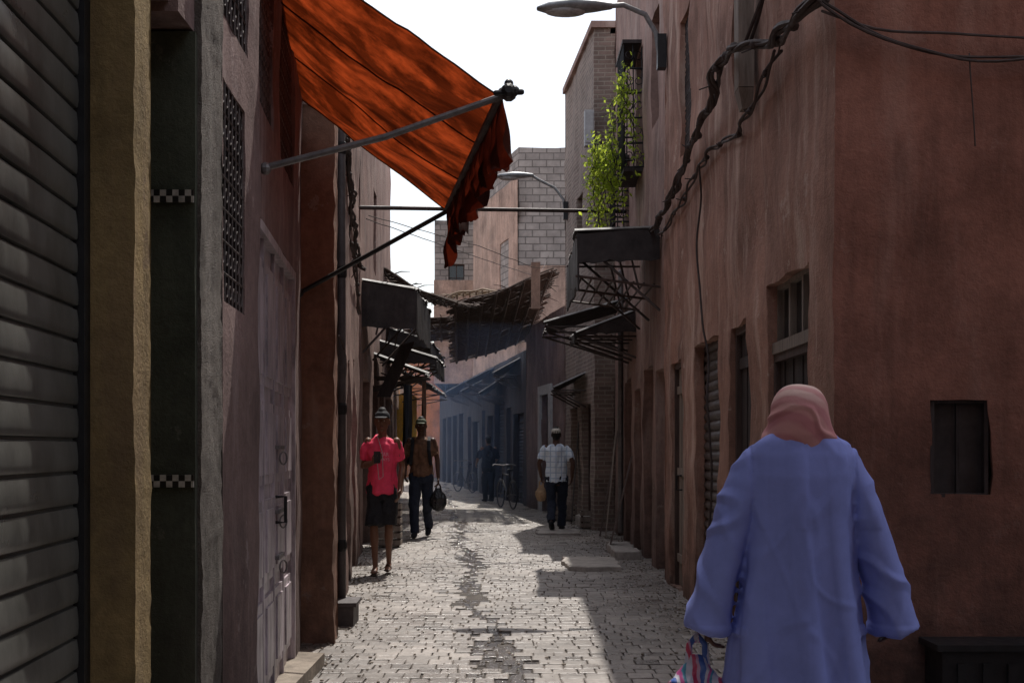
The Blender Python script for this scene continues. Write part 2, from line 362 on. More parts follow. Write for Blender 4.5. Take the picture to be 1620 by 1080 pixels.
def fill(b,F,o,depth=.16):
    s0,s1,z0,z1=o[:4]; k=o[4]; mat=o[5] if len(o)>5 else 'wood'
    n=-depth
    if k in('door','metaldoor'):
        mb=MB(); w=s1-s0; npl=max(3,int(w/.13)); f=.05
        if k=='metaldoor':
            nl=4; lw=(w-2*f)/nl
            for q in range(nl):
                a=s0+f+lw*q; c=a+lw
                mb.fbox(F,a+.008,c-.008,z0+.02,z1-f,n-.01,n+.010)
                zc=[z0+.10,z0+.62,z0+1.12,z0+1.62,z1-.12]
                for q0,q1 in zip(zc,zc[1:]):
                    mb.fbox(F,a+.05,c-.05,q0+.04,q1-.04,n+.010,n+.026); mb.fbox(F,a+.10,c-.10,q0+.09,q1-.09,n+.026,n+.036)
                mb.fbox(F,c-.02,c+.02,z0+.02,z1-f,n+.010,n+.030)
        else:
            for i in range(npl):
                a=s0+f+(w-2*f)*i/npl; c=s0+f+(w-2*f)*(i+1)/npl
                mb.fbox(F,a+.004,c-.004,z0+.02,z1-f,n-.02,n+.012+.006*((i%2)))
            for zz in ([z0+.25,(z0+z1)/2,z1-.3]): mb.fbox(F,s0+f+.01,s1-f-.01,zz,zz+.08,n+.018,n+.032)
        mb.fbox(F,s0+.01,s1-.01,z0+.01,z1-.01,n-.05,n-.02)
        d=part('door',mb,mat,b)
        m2=MB(); m2.fbox(F,s0,s0+f,z0,z1,n-.01,n+.05); m2.fbox(F,s1-f,s1,z0,z1,n-.01,n+.05); m2.fbox(F,s0+f,s1-f,z1-f,z1,n-.01,n+.05)
        part('frame',m2,mat if k=='metaldoor' else 'wood',d)
        m3=MB(); sc=(s0+s1)/2+.08; m3.tube([F(sc,1.0,n+.03),F(sc,1.0,n+.08),F(sc,1.14,n+.08),F(sc,1.14,n+.03)],.010,6); part('handle',m3,'iron',d)
    elif k=='transom':
        zt=z1-.36
        fill(b,F,(s0,s1,z0,zt-.07,'door',mat),depth)
        mb=MB(); mb.fbox(F,s0,s1,zt,z1,n-.03,n-.01); w=part('window',mb,'glass',b)
        m2=MB(); m2.fbox(F,s0,s1,zt-.07,zt,n-.01,n+.06)
        for i in range(4):
            a=s0+(s1-s0-.035)*i/3; m2.fbox(F,a,a+.035,zt,z1-.03,n-.01,n+.03)
        m2.fbox(F,s0,s1,z1-.03,z1,n-.01,n+.03); part('frame',m2,'wood_pale',w)
    elif k in('window','grille','dustwin'):
        mb=MB(); mb.fbox(F,s0,s1,z0,z1,n-.03,n-.01); w=part('window',mb,'dustglass' if k=='dustwin' else 'glass',b)
        m2=MB(); t=.045 if k!='dustwin' else .020; sm=(s0+s1)/2; zm=(z0+z1)/2; t2=t*.35
        m2.fbox(F,s0,s0+t,z0,z1,n-.01,n+.03); m2.fbox(F,s1-t,s1,z0,z1,n-.01,n+.03); m2.fbox(F,s0+t,s1-t,z0,z0+t,n-.01,n+.03); m2.fbox(F,s0+t,s1-t,z1-t,z1,n-.01,n+.03)
        m2.fbox(F,sm-t2,sm+t2,z0+t,z1-t,n-.01,n+.005)
        if k!='dustwin': m2.fbox(F,s0+t,sm-t2,zm-t2,zm+t2,n-.01,n+.015); m2.fbox(F,sm+t2,s1-t,zm-t2,zm+t2,n-.01,n+.015)
        part('frame',m2,mat,w)
        if k=='grille':
            m3=MB(); c=max(3,int((s1-s0)/.08)); gn=n+.035
            for i in range(c+1):
                a=s0+(s1-s0)*i/c; m3.tube([F(a,z0,gn),F(a,z1,gn)],.006,5)
            rr=max(2,int((z1-z0)/.12))
            for i in range(rr+1):
                z=z0+(z1-z0)*i/rr; m3.tube([F(s0,z,gn),F(s1,z,gn)],.006,5)
            for i in range(c):
                for j in range(rr):
                    a=s0+(s1-s0)*(i+.5)/c; z=z0+(z1-z0)*(j+.5)/rr
                    m3.torus(F(a,z,gn),F.n,.026,.004,10,4)
            part('grille',m3,'rust',w)
    elif k=='shutter':
        mb=MB(); rollslats(mb,F,s0,s1,z0,z1,n,.085,1.0); part('roller_shutter',mb,mat,b,smooth=.6)
    elif k=='dark':
        mb=MB(); mb.fbox(F,s0,s1,z0,z1,n-.9,n-.85); part('back_panel',mb,'wood_dark',b)
def rollslats(mb,F,s0,s1,z0,z1,n,p,k=1.0):
    if k<1: prof=[(0,-.009),(.035,-.010),(.06,.001),(.10,.0030),(.3,.0042),(.55,.0040),(.8,.0018),(.93,.000),(.965,-.009)]
    else: prof=[(0,-.004),(.08,-.012),(.16,-.002),(.3,.010),(.5,.016),(.7,.012),(.86,.002),(.93,-.002)]
    z=z0; rows=[]
    while z<z1:
        for a,h in prof: rows.append((z+a*p,n+h))
        z+=p
    ns=14 if k<1 else 1
    def q(s,z,n_):
        if k<1: n_=n_+.007*noise.noise(Vector((s*2.5,z*1.8,0)))+.002*noise.noise(Vector((s*9,z*9,4)))
        return F(s,z,n_)
    for (za,na),(zb,nb) in zip(rows,rows[1:]):
        for i in range(ns):
            a=s0+(s1-s0)*i/ns; c=s0+(s1-s0)*(i+1)/ns
            mb.add([q(a,za,na),q(c,za,na),q(c,zb,nb),q(a,zb,nb)],[(0,1,2,3)])
def building(label,walls,foot,z1,mat,step=.3,rough=.02,name='building',cat='building',depth=.16,z0=-.05,side=None):
    c=Vector((sum(p[0] for p in foot)/len(foot),sum(p[1] for p in foot)/len(foot),0))
    b=thing(name,c,label,cat)
    mb=MB()
    for w in walls:
        F=Fr(w[0],w[1],w[2]); ops=w[3] if len(w)>3 else []
        facade(mb,F,z0,z1,ops,step,depth)
        for o in ops: fill(b,F,o,depth)
    if side:
        sm=MB(); F=Fr(side[0],side[1],side[2]); facade(sm,F,z0,z1,side[3],step,.045)
        for o in side[3]: fill(b,F,o,.045)
        sm.rough(rough,1.7,rough*.35,7); part('side_wall',sm,side[4],b,smooth=.7,weld=True)
    n=len(foot)
    we=[(tuple(w[0]),tuple(w[1])) for w in walls+([side] if side else [])]
    for i in range(n):
        a,c2=foot[i],foot[(i+1)%n]
        if (tuple(a),tuple(c2)) in we or (tuple(c2),tuple(a)) in we: continue
        mb.add([(a[0],a[1],z0),(c2[0],c2[1],z0),(c2[0],c2[1],z1),(a[0],a[1],z1)],[(0,1,2,3)])
    mb.add([(p[0],p[1],z1-.02) for p in foot],[tuple(range(n))])
    mb.rough(rough,1.7,rough*.35,7)
    part('wall',mb,mat,b,smooth=.7,weld=True)
    return b
# ================================================================= GROUND
g=MB(); g.add([(-120,-60,0),(120,-60,0),(120,160,0),(-120,160,0)],[(0,1,2,3)])
o=part('ground',g,'mortar'); o['kind']='structure'
LP=[(-10,-.2),(-.9,0),(-1.0,3),(-1.2,6),(-1.5,9),(-1.36,9.4),(-2.0,16.6),(-2.5,26),(-3.6,42),(-5,56)]
RP=[(1.6,6.3),(1.62,13.4),(1.72,21),(1.45,21.5),(1.08,25.5),(.35,30.5),(-1.6,44),(-3.2,56)]
def interp(P,y):
    for a,b in zip(P,P[1:]):
        if a[1]<=y<=b[1]: return a[0]+(b[0]-a[0])*(y-a[1])/(b[1]-a[1]+1e-9)
    return P[-1][0]
pv=MB(); y=2.5; row=0
while y<54:
    rh=U(.135,.175)
    xl=interp(LP,y)-.25; xr=(interp(RP,y) if y>6.3 else 4.5)+.15
    x=xl+ (0.07 if row%2 else 0)+U(-.03,.03)
    while x<xr:
        w=U(.105,.165) if y<26 else U(.16,.24); xc=.4-.06*y+.07*math.sin(y*.9)+.04*math.sin(y*2.7)
        dist=abs(x+w/2-xc)/(.11+.04*math.sin(y*1.7))
        chan=dist<1+U(-.5,.45)
        if chan: w=U(.05,.11)
        gy=.0036; z=.016+U(-.0022,.0022)+.014*noise.noise(Vector((x*.8,y*.5,3)))
        if chan: z-=.004+U(0,.009)
        tx,ty=U(-.016,.016),U(-.016,.016)
        if chan: tx*=3; ty*=3
        a=U(-.012,.012); x0=x+gy; x1=x+w-gy; y0=y+gy+a; y1=y+rh-gy+a; bv=.008
        def zz(px,py): return z+(px-x)*tx+(py-y)*ty
        j=[U(-.005,.005) for _ in range(8)]
        O=[(x0+j[0],y0+j[1]),(x1+j[2],y0+j[3]),(x1+j[4],y1+j[5]),(x0+j[6],y1+j[7])]
        cx,cy=(x0+x1)/2,(y0+y1)/2
        I=[(px+(bv if px<cx else -bv),py+(bv if py<cy else -bv)) for px,py in O]
        vs=[(px,py,.0005) for px,py in O]+[(px,py,zz(px,py)-.004) for px,py in O]+[(px,py,zz(px,py)) for px,py in I]
        t=U(.74,1.14)*(1+.4*noise.noise(Vector((x*1.1,y*.6,9))))
        col=(.275*t,.245*t,.222*t) if not chan else (.10*t,.088*t,.082*t)
        if R()<.06: col=mul(col,.55)
        pv.add(vs,[(8,9,10,11)]+[(4+i,4+(i+1)%4,8+(i+1)%4,8+i) for i in range(4)]+[(i,(i+1)%4,4+(i+1)%4,4+i) for i in range(4)],col)
        x+=w
    y+=rh; row+=1
o=part('paved_path',pv,'setts'); o['kind']='structure'
db=MB()
for i in range(1800):
    y=U(7,24); side=R()
    if side<.4: x=interp(LP,y)+abs(random.gauss(0,.28))
    elif side<.75: x=interp(RP,y)-abs(random.gauss(0,.35))
    else: x=.4-.06*y+random.gauss(0,.25)
    r=U(.004,.014); db.ball((x,y,.020+r*.4),(r*U(.7,1.4),r*U(.7,1.4),r*.6),5)
o=part('loose_gravel',db,'stone'); o['kind']='stuff'; o['label']='small stones and grit scattered over paving'

# ================================================================= LEFT BUILDINGS
P1=(-.973,1.5);P2=(-1.085,3.15)
b=building('dark mauve house wall along the lane',[((-1.25,-8),P1,1,[]),],[(-1.25,-8),P1,(-1.3,1.5),(-6,1.5),(-6,-8)],8,'mauve')
sh=thing('building',(-1.3,2.4,0),'shop front with ribbed grey-green metal roller shutter','building')
F=Fr(P1,P2,1); mb=MB(); rollslats(mb,F,0,F.L,.03,3.0,0,.082,.5); part('roller_shutter',mb,'shutter',sh,smooth=.5,weld=True)
mb=MB(); mb.box(-1.13,-1.068,3.155,3.20,0,3.2); part('guide_rail',mb,'iron',sh)
mb=MB(); mb.box(-2.2,-.95,1.4,3.2,3.1,8); mb.rough(.01); part('wall',mb,'mauve',sh)
def pier(name,label,x0,x1b,x1f,y0,y1,z1,mat,amp=.02,cat='pillar',st=.06):
    mb=MB()
    A=(x0,y0);B=(x1f,y0);C=(x1b,y1)
    facade(mb,Fr(A,B,1),0,z1,[],st); facade(mb,Fr(B,C,1),0,z1,[],st)
    mb.add([(x0,y1,0),(x1b,y1,0),(x1b,y1,z1),(x0,y1,z1)],[(0,1,2,3)])
    mb.add([(x0,y0,z1),(x1f,y0,z1),(x1b,y1,z1),(x0,y1,z1)],[(0,1,2,3)])
    mb.rough(amp,5,amp*.7,26)
    o=thing(name,((x0+x1f)/2,(y0+y1)/2,0),label,cat); part('shaft',mb,mat,o,smooth=1.0,weld=True); return o
pA=pier('pillar','ochre stained plaster pillar beside the roller shutter',-1.15,-.962,-.957,3.205,3.36,4.4,'ochre',.005,st=.025)
pB=pier('pillar','dark green tiled pillar with two chequered mosaic bands',-1.25,-1.048,-1.018,4.06,4.5,2.74,'greentile',.002)
pB2=pier('pillar','rough grey rendered pillar side strip',-1.06,-1.036,-1.008,4.10,4.52,4.5,'roughgrey',.007,st=.022)
for z in (2.19,1.278):
    mb=MB(); mb.box(-1.235,-1.02,4.047,4.056,z,z+.04); part('mosaic_band',mb,'mosaic',pB)
lt=thing('lintel_beam',(-1.3,4.2,2.74),'brown rendered lintel above dark tiled pillar','beam')
mb=MB(); mb.box(-1.9,-1.03,3.9,4.4,2.75,3.3); mb.box(-1.9,-1.06,3.37,3.9,2.78,3.25); part('beam_body',mb,'mauve',lt)
mb=MB(); mb.box(-4,-1.0,3.25,4.45,4.4,8); mb.rough(.01); tag(part('upper_wall',mb,'mauve'),'plain mauve upper storey wall above pillars','wall')
b=building('unlit recessed shop wall between two pillars',[((-1.5,3.2),(-1.5,4.3),1,[(.15,.95,0,2.4,'door','wood_dark')])],[(-1.5,3.2),(-1.5,4.3),(-2.2,4.3),(-2.2,3.2)],4.3,'mauve')
b=building('reddish brown house with lattice windows and a lilac metal door',[
  ((-1.07,4.53),(-1.125,5.62),1,[(.22,.72,1.95,2.8,'grille','rust'),(.25,.80,3.05,4.0,'grille','rust')]),
  ((-1.125,5.62),(-1.165,5.66),1,[]),
  ((-1.165,5.66),(-1.36,8.0),1,[(.12,2.25,.06,2.5,'metaldoor','metal_lilac'),(.2,.9,3.05,4.2,'grille','rust'),(1.3,2.1,3.0,4.3,'grille','rust')]),
  ((-1.36,8.0),(-1.50,9.0),1,[]),],[(-1.07,4.53),(-1.125,5.62),(-1.165,5.66),(-1.36,8.0),(-1.50,9.0),(-6,9),(-6,4.53)],6.2,'mauve',step=.07,rough=.018,depth=.05)
F=Fr((-1.165,5.66),(-1.36,8.0),1)
mt=thing('door_hardware',F(1.2,.75,0),'iron rings and hasps on lilac metal door','door hardware')
for z in (.75,1.0,1.35): 
    mb=MB(); mb.torus(F(1.35,z,.01),F.n+Vector((0,-.5,0)),.035,.005,16,5); part('ring',mb,'steel',mt)
    mb=MB(); mb.fbox(F,1.2,1.5,z+.05,z+.07,-.02,.003); part('hasp',mb,'steel',mt)
pD=pier('pillar','terracotta plaster pillar with peeling brown lower half',-1.56,-1.30,-1.27,9.02,9.38,3.85,'orange',.018,st=.06)
b=building('tall pinkish plaster house wall with cables and downpipe',[
  ((-1.34,9.40),(-2.0,16.55),1,[(3.0,3.9,0,2.3,'door','wood'),(4.6,5.6,0.,2.4,'shutter','rust'),(1.3,1.9,3.2,4.3,'window','wood_dark'),(4.4,5.1,4.8,6.0,'grille','wood_dark')])],
  [(-1.34,9.40),(-2.0,16.55),(-7,16.55),(-7,9.4)],6.6,'terra2',step=.10,rough=.03)
b=building('plain pink house above dark market stalls',[
  ((-2.0,16.6),(-2.5,26),1,[(.6,2.2,0,2.4,'dark'),(2.8,4.4,0,2.4,'shutter','blue'),(5,6.6,0,2.4,'dark'),(7.2,8.9,0,2.4,'shutter','rust'),(3.2,4.0,4.2,5.5,'window','wood')])],
  [(-2.0,16.6),(-2.5,26),(-8,26),(-8,16.6)],7.6,'terra2',step=.25)
b=building('low far stalls wall with blue shutters',[
  ((-2.55,26.1),(-3.6,42),1,[(1,3,0,2.5,'shutter','blue'),(4,6,0,2.5,'shutter','rust'),(7,9,0,2.5,'shutter','blue'),(10,12,0,2.5,'shutter','blue')])],
  [(-2.55,26.1),(-3.6,42),(-9,42),(-9,26.1)],4.6,'farpink',step=.4)
b=building('orange plastered house closing the far end of lane',[((-9,62),(1,62),1,[(2,3,1.5,2.6,'window','wood')])],[(-9,62),(1,62),(1,68),(-9,68)],6.3,'farorange',step=.6)
# ================================================================= RIGHT BUILDINGS
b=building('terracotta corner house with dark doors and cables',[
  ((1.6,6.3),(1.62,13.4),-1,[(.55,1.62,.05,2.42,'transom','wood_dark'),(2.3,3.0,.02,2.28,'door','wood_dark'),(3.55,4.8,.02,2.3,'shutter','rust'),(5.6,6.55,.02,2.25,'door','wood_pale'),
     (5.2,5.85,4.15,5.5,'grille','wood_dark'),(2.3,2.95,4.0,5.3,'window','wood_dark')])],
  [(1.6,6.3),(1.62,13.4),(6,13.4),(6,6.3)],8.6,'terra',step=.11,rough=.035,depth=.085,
  side=((1.6,6.3),(6,6.3),1,[(.49,.78,1.16,1.65,'dustwin','wood_dark')],'terra_shaded'))
mb=MB(); mb.box(2.05,2.75,6.02,6.27,.0,.44); mb.box(2.02,2.78,6.0,6.28,.44,.47)
for i in range(5): mb.box(2.12+i*.12,2.17+i*.12,6.008,6.02,.08,.38)
tag(part('utility_box',mb,'iron'),'low black metal utility box against shaded terracotta wall','utility box')
b=building('tall house with shopfronts, iron window cages and canopies',[
  ((1.66,13.45),(1.72,21.0),-1,[(.3,1.2,0,2.3,'door','wood'),(1.6,2.7,0,2.4,'shutter','rust'),(3.1,4.0,0,2.2,'door','wood_pale'),(4.5,5.6,0,2.4,'shutter','rust'),(6.0,6.9,0,2.3,'door','wood'),
    (2.8,3.8,5.0,6.6,'window','wood_dark'),(4.8,5.6,4.4,5.4,'window','wood_dark'),(1.0,1.7,5.2,6.5,'grille','wood_dark')])],
  [(1.66,13.45),(1.72,21.0),(7,21),(7,13.45)],8.7,'terra2',step=.2,rough=.03)
b=building('old brick house with roof lamp and ruined base',[
  ((1.40,21.5),(1.75,21.5),1,[]),
  ((1.40,21.5),(1.08,25.5),-1,[(.5,1.5,0,2.2,'door','wood_dark'),(2.2,3.2,0,2.2,'shutter','rust'),(1.5,2.3,4.8,6.1,'window','wood_dark')])],
  [(1.75,21.5),(1.40,21.5),(1.08,25.5),(7,25.5),(7,21.5)],8.55,'brick',step=.18,rough=.04)
mb=MB(); mb.box(1.34,1.8,21.44,25.5,8.55,8.66); mb.xf(lambda v:(v.x-(v.y-21.5)*.08 if v.x<1.5 else v.x,v.y,v.z)); tag(part('roof_cornice',mb,'terra2'),'thin rendered coping along brick roof edge','cornice')
b=building('mauve wall with pale framed doorway in smoke',[
  ((1.06,25.6),(.35,30.5),-1,[(1.6,2.7,0,2.6,'door','blue')])],[(1.06,25.6),(.35,30.5),(6,30.5),(6,25.6)],4.3,'mauve',step=.2,rough=.03)
F=Fr((1.06,25.6),(.35,30.5),-1); mb=MB(); mb.fbox(F,1.35,1.6,0,2.8,0.0,.06); mb.fbox(F,2.7,2.95,0,2.8,0.0,.06); mb.fbox(F,1.6,2.7,2.6,2.8,0.0,.06)
tag(part('door_surround',mb,'white'),'pale whitewashed surround framing a blue door','door frame')
ops1=[]; s=.5; i=0
for w in (1.7,.9,2.0,1.5,.9,1.9,1.2):
    ops1.append((s,s+w,0,2.3+.5*((i*37)%5)/5,['shutter','door','shutter','dark','door','shutter','door'][i],['blue','wood_dark','navy','rust','blue','blue','wood'][i])); s+=w+[.35,.5,.25,.4,.6,.3,.4][i]; i+=1
b=building('row of dark shuttered market shops in smoke',[
  ((.35,30.6),(-1.6,44),-1,[q for q in ops1 if q[1]<13.3]),
  ((-1.6,44),(-3.2,56),-1,[(.8+i*2.6,2.8+i*2.6,0,2.7,'shutter','navy') for i in range(4)])],
  [(.35,30.6),(-1.6,44),(-3.2,56),(5,56),(5,30.6)],3.8,'shopdark',step=.3)
b=building('tall far house with grey block upper storeys',[
  ((.19,38),(4.2,38),1,[(1.4,2.1,8.0,9.0,'dark')]),((-1.32,44),(.19,38),1,[(1.0,2.2,6.5,7.8,'window','wood')])],
  [(.19,38),(4.2,38),(4.2,46),(-1.32,46),(-1.32,44)],10.45,'block',step=.5,rough=.03,z0=3.9)
mb=MB(); facade(mb,Fr((-1.35,43.95),(.17,37.92),1),3.9,9.6,[(3.9,5.1,6.4,7.9)],.4,.1); mb.fbox(Fr((.17,37.95),(4.2,37.95),1),0,4,3.9,6.9,-.02,.04); mb.rough(.02)
tag(part('rendered_wall',mb,'farpink'),'pale pink render over lower storeys of block house','wall')
b=building('flat roofed grey block house behind reed shades',[((-2.85,46.5),(-1.40,46.5),1,[(.5,1.1,7.2,8.2,'window','wood')])],[(-2.85,46.5),(-1.40,46.5),(-1.4,54),(-2.85,54)],9.8,'block',step=.5,z0=3.8)
mb=MB(); mb.box(-2.87,-1.39,46.42,46.47,3.8,7.6); tag(part('rendered_wall',mb,'farpink'),'pale pink render on lower half of block house','wall')
b=building('small pink house beyond the shop roofs',[((-3.1,57),(0,57),1,[])],[(-3.1,57),(0,57),(0,60),(-3.1,60)],7.6,'farpink',step=.5,z0=0)
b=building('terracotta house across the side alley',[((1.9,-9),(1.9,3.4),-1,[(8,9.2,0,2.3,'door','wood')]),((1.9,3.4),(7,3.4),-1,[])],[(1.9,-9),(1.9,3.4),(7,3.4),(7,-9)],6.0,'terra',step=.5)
b=building('mauve house closing the lane at its bend',[((-1.2,-9.2),(1.9,-9.2),-1,[])],[(-1.2,-9.2),(1.9,-9.2),(1.9,-13),(-1.2,-13)],6.0,'mauve',step=.5)

# ================================================================= AWNING
aw=thing('shop_awning',(-1.2,7.4,2.9),'dirty rust orange canvas awning with tattered hem','awning')
A=Vector((-1.17,6.0,3.86));B=Vector((-1.52,8.8,3.88));C=Vector((-.46,8.8,3.07));D=Vector((-.045,6.0,3.07))
mb=MB(); n1,n2=44,60
def cp(u,v):
    p=(A*(1-v)+B*v)*(1-u)+(D*(1-v)+C*v)*u
    e=math.sin(math.pi*min(1,u))
    sag=-.02*e*(1+.3*math.sin(v*9)) -.03*math.sin(math.pi*v)*u*(1-u)*4
    w=(.022*math.sin(u*4+v*19+2.5*noise.noise(Vector((u*2,v*3,0))))+.030*noise.noise(Vector((u*3,v*10,1)))+.012*noise.noise(Vector((u*9,v*26,1))))*(.15+.85*e)
    return p+Vector((0,0,sag+w))
for i in range(n1):
    for j in range(n2):
        u0,u1,v0,v1=i/n1,(i+1)/n1,j/n2,(j+1)/n2
        mb.add([cp(u0,v0),cp(u1,v0),cp(u1,v1),cp(u0,v1)],[(0,1,2,3)])
part('canvas',mb,'canvas',aw,smooth=3.2,weld=True)
for vv in (.0,.33,.66,1.0):
    mb=MB(); mb.tube([cp(i/20,vv)+Vector((0,0,-.004)) for i in range(21)],[(.010,.004)]*21,6,side=(0,1,0),cap='flat'); part('seam_hem',mb,'hem',aw)
mb=MB(); n1,n2=12,150
def vp(t,w):
    p=cp(1,t)
    L=.26+.02*t+.07*noise.noise(Vector((t*14,0,5)))+.05*noise.noise(Vector((t*60,0,5)))+.03*abs(math.sin(t*31))
    if t>.9: L+=(.10*(t-.9)/.1)
    fold=(.045*math.sin(t*75+3*noise.noise(Vector((t*6,w,0))))*min(1,w*1.3)+.03*noise.noise(Vector((t*14,w*3,8)))*min(1,w*3))
    nrm=Vector((.98,.14,0)); al=Vector((-.15,1,0))
    return p+nrm*(fold+.05*math.sin(w*1.6)-.03*w)+al*(.04*math.sin(t*37)*w)+Vector((0,0,-w*L))
for i in range(n2):
    for j in range(n1):
        mb.add([vp(i/n2,j/n1),vp((i+1)/n2,j/n1),vp((i+1)/n2,(j+1)/n1),vp(i/n2,(j+1)/n1)],[(0,1,2,3)])
part('valance',mb,'hem',aw,smooth=3.2,weld=True)
mb=MB(); mb.tube([D+Vector((.0,-.09,.0)),C+Vector((0,.05,0))],.020,10); part('front_bar',mb,'rust',aw)
mb=MB(); mb.tube([D+Vector((.03,-.10,.0)),D+Vector((.03,-.05,0))],.038,10); mb.ball(D+Vector((.055,-.1,.0)),.026); mb.ball(D+Vector((.03,-.08,.04)),.022); mb.tube([D+Vector((-.03,-.1,-.01)),D+Vector((.09,-.1,-.005))],.014,8); part('end_bracket',mb,'iron',aw)
mb=MB(); mb.tube([(-1.19,6.0,2.73),(-.6,5.96,2.87),(-.045,5.95,3.06)],.016,8); mb.ball((-1.17,6.0,2.73),.03); part('support_arm',mb,'steel',aw)
mb=MB(); mb.tube([(-1.50,8.92,2.50),(-.46,8.8,3.05)],.016,8); mb.ball((-1.5,8.9,2.5),.035); part('support_arm',mb,'iron',aw)
mb=MB(); mb.tube([A+Vector((.0,-.05,.03)),B+Vector((0,.05,.03))],.045,10); part('roller',mb,'rust',aw)

# ================================================================= LAMPS
def lamp(hc,arm,label):
    t=thing('street_lamp',arm[-1],label,'street lamp','wall mounted street lamps')
    mb=MB(); x,y,z=hc
    mb.tube([(x-.36,y,z-.005),(x-.25,y,z),(x,y,z+.015),(x+.22,y,z+.02),(x+.38,y,z+.02)],[(.05,.02),(.12,.05),(.15,.07),(.10,.055),(.04,.035)],14,side=(0,1,0)); part('lamp_housing',mb,'lampshell',t,smooth=1)
    mb=MB(); mb.ball((x-.08,y,z-.035),(.22,.11,.05),14); part('lamp_glass',mb,'lampglass',t,smooth=3.2)
    mb=MB(); mb.tube([(x+.36,y,z+.02)]+arm,.028,8,side=(0,1,0)); part('lamp_arm',mb,'lampshell',t,smooth=1)
    mb=MB(); a=Vector(arm[-1]); mb.box(a.x-.03,a.x+.06,a.y-.06,a.y+.06,a.z-.1,a.z+.25); part('wall_bracket',mb,'iron',t)
lamp((.63,13.0,5.93),[(1.15,13.05,5.98),(1.38,13.1,5.9),(1.5,13.15,5.72),(1.54,13.15,5.45)],'grey street lamp on curved arm over lane')
lamp((0.02,25.0,6.79),[(.55,25.05,6.72),(.85,25.1,6.58),(1.02,25.1,6.35),(1.05,25.1,6.05)],'small grey lamp fixed to brick house')

# ================================================================= CABLES & PIPES
def cable(label,pts,r,strands=1,amp=.02,ties=0,name='cable'):
    pts=[Vector(p) for p in pts]; fine=[]
    for a,b in zip(pts,pts[1:]):
        n=max(2,int((b-a).length/.08))
        for i in range(n): fine.append(a.lerp(b,i/n))
    fine.append(pts[-1])
    for _ in range(8):
        fine=[fine[0]]+[(fine[i-1]+fine[i]*2+fine[i+1])/4 for i in range(1,len(fine)-1)]+[fine[-1]]
    mb=MB()
    for k in range(strands):
        q=[]
        for i,p in enumerate(fine):
            an=i*.45+k*2*math.pi/max(1,strands)
            o=Vector((math.cos(an),math.sin(an)*.3,math.sin(an)))*(r*1.3 if strands>1 else 0)
            q.append(p+o+noise.noise_vector(p*2.2+Vector((k*.3,0,0)))*amp)
        mb.tube(q,r,6,side=(1,0,.1))
    for i in range(ties):
        p=fine[int((i+.5)/ties*(len(fine)-1))]; p=p+noise.noise_vector(p*2.2)*amp
        mb.tube([p+Vector((0,0,-.02)),p+Vector((U(-.09,.0),U(-.05,.05),U(-.10,.02)))],.005,5); mb.ball(p,(r*2.3,r*2.4,r*2.3),7)
    return tag(part(name,mb,'cable',smooth=1),label,'cable')
cable('thick twisted bundle of black cables along terracotta wall',[(1.52,6.2,3.60),(1.48,7.2,3.70),(1.40,8.0,3.95),(1.38,8.5,4.02),(1.44,9.0,4.03),(1.50,9.6,3.97),(1.52,10.6,3.96),(1.54,12.2,3.85),(1.56,14.0,3.82)],.014,5,.05,20,'cable_bundle')
cable('thinner frayed cable below the main bundle',[(1.50,7.2,3.66),(1.54,8.0,3.58),(1.56,8.8,3.6),(1.56,10.0,3.75),(1.57,11.5,3.7),(1.57,13.3,3.65)],.010,2,.05,9,'cable_bundle')
cable('loose black wires drooping across corner wall',[(1.53,6.2,3.58),(1.9,6.24,3.36),(2.4,6.24,3.30),(3.2,6.24,3.42)],.008,2,.03)
cable('loose black wires drooping across corner wall',[(1.53,6.2,3.54),(1.8,6.24,3.44),(2.2,6.24,3.45),(3.2,6.24,3.38)],.007,1,.02)
cable('thin wire hanging down the corner wall',[(2.27,6.25,3.35),(2.29,6.25,2.9)],.004)
cable('loose cable hanging down terracotta wall',[(1.56,10.5,3.75),(1.57,10.7,3.2),(1.57,10.4,2.6),(1.57,10.0,1.7),(1.57,10.05,.3)],.009,1,.04)
cable('loose cable running up terracotta wall',[(1.46,7.8,3.9),(1.54,7.5,4.2),(1.56,7.2,4.9)],.012,2,.03)
cable('bundle of cables tied on pink wall',[(-1.42,10.2,4.2),(-1.55,11.8,4.1),(-1.65,13.0,3.95),(-1.8,14.6,3.8),(-1.93,16.3,3.7)],.015,3,.05,9,'cable_bundle')
cable('cable ladder of ties along house wall',[(-1.42,10.6,4.5),(-1.58,12.2,3.9),(-1.70,13.6,3.4),(-1.8,15,3.0)],.012,2,.05,14,'cable_bundle')
cable('loop of white flex hanging on wall',[(-1.36,10.0,2.3),(-1.34,10.3,2.2),(-1.36,10.4,1.95),(-1.38,10.2,1.75)],.008,1,.03)
cable('thin overhead wire spanning the lane',[(-1.9,16.8,4.5),(-.5,20,4.6),(.4,23,4.7),(1.1,25,5.0)],.006,1,.01)
cable('thin overhead wire spanning the lane',[(-1.9,16.5,4.4),(-.5,22,4.7),(.6,28,5.2),(1.1,38,7.2)],.006,1,.01)
mb=MB(); mb.tube([(-1.98,16.5,4.55),(1.68,18.8,4.93)],.028,8); tag(part('crossing_pole',mb,'rust',smooth=1),'thin metal pole spanning between facing houses','pole')
dp=thing('drain_pipe',(-1.37,10.2,0),'rusty brown downpipe fixed to pink house wall','drain pipe')
mb=MB(); mb.tube([(-1.375,10.2,.12),(-1.375,10.2,2.0),(-1.38,10.2,4.0),(-1.41,10.35,4.2)],.035,10); part('pipe',mb,'pvc',dp,smooth=1)
for z in(.6,1.7,2.8,3.8):
    mb=MB(); mb.tube([(-1.375,10.2,z),(-1.375,10.2,z+.05)],.043,10); part('clamp',mb,'iron',dp)
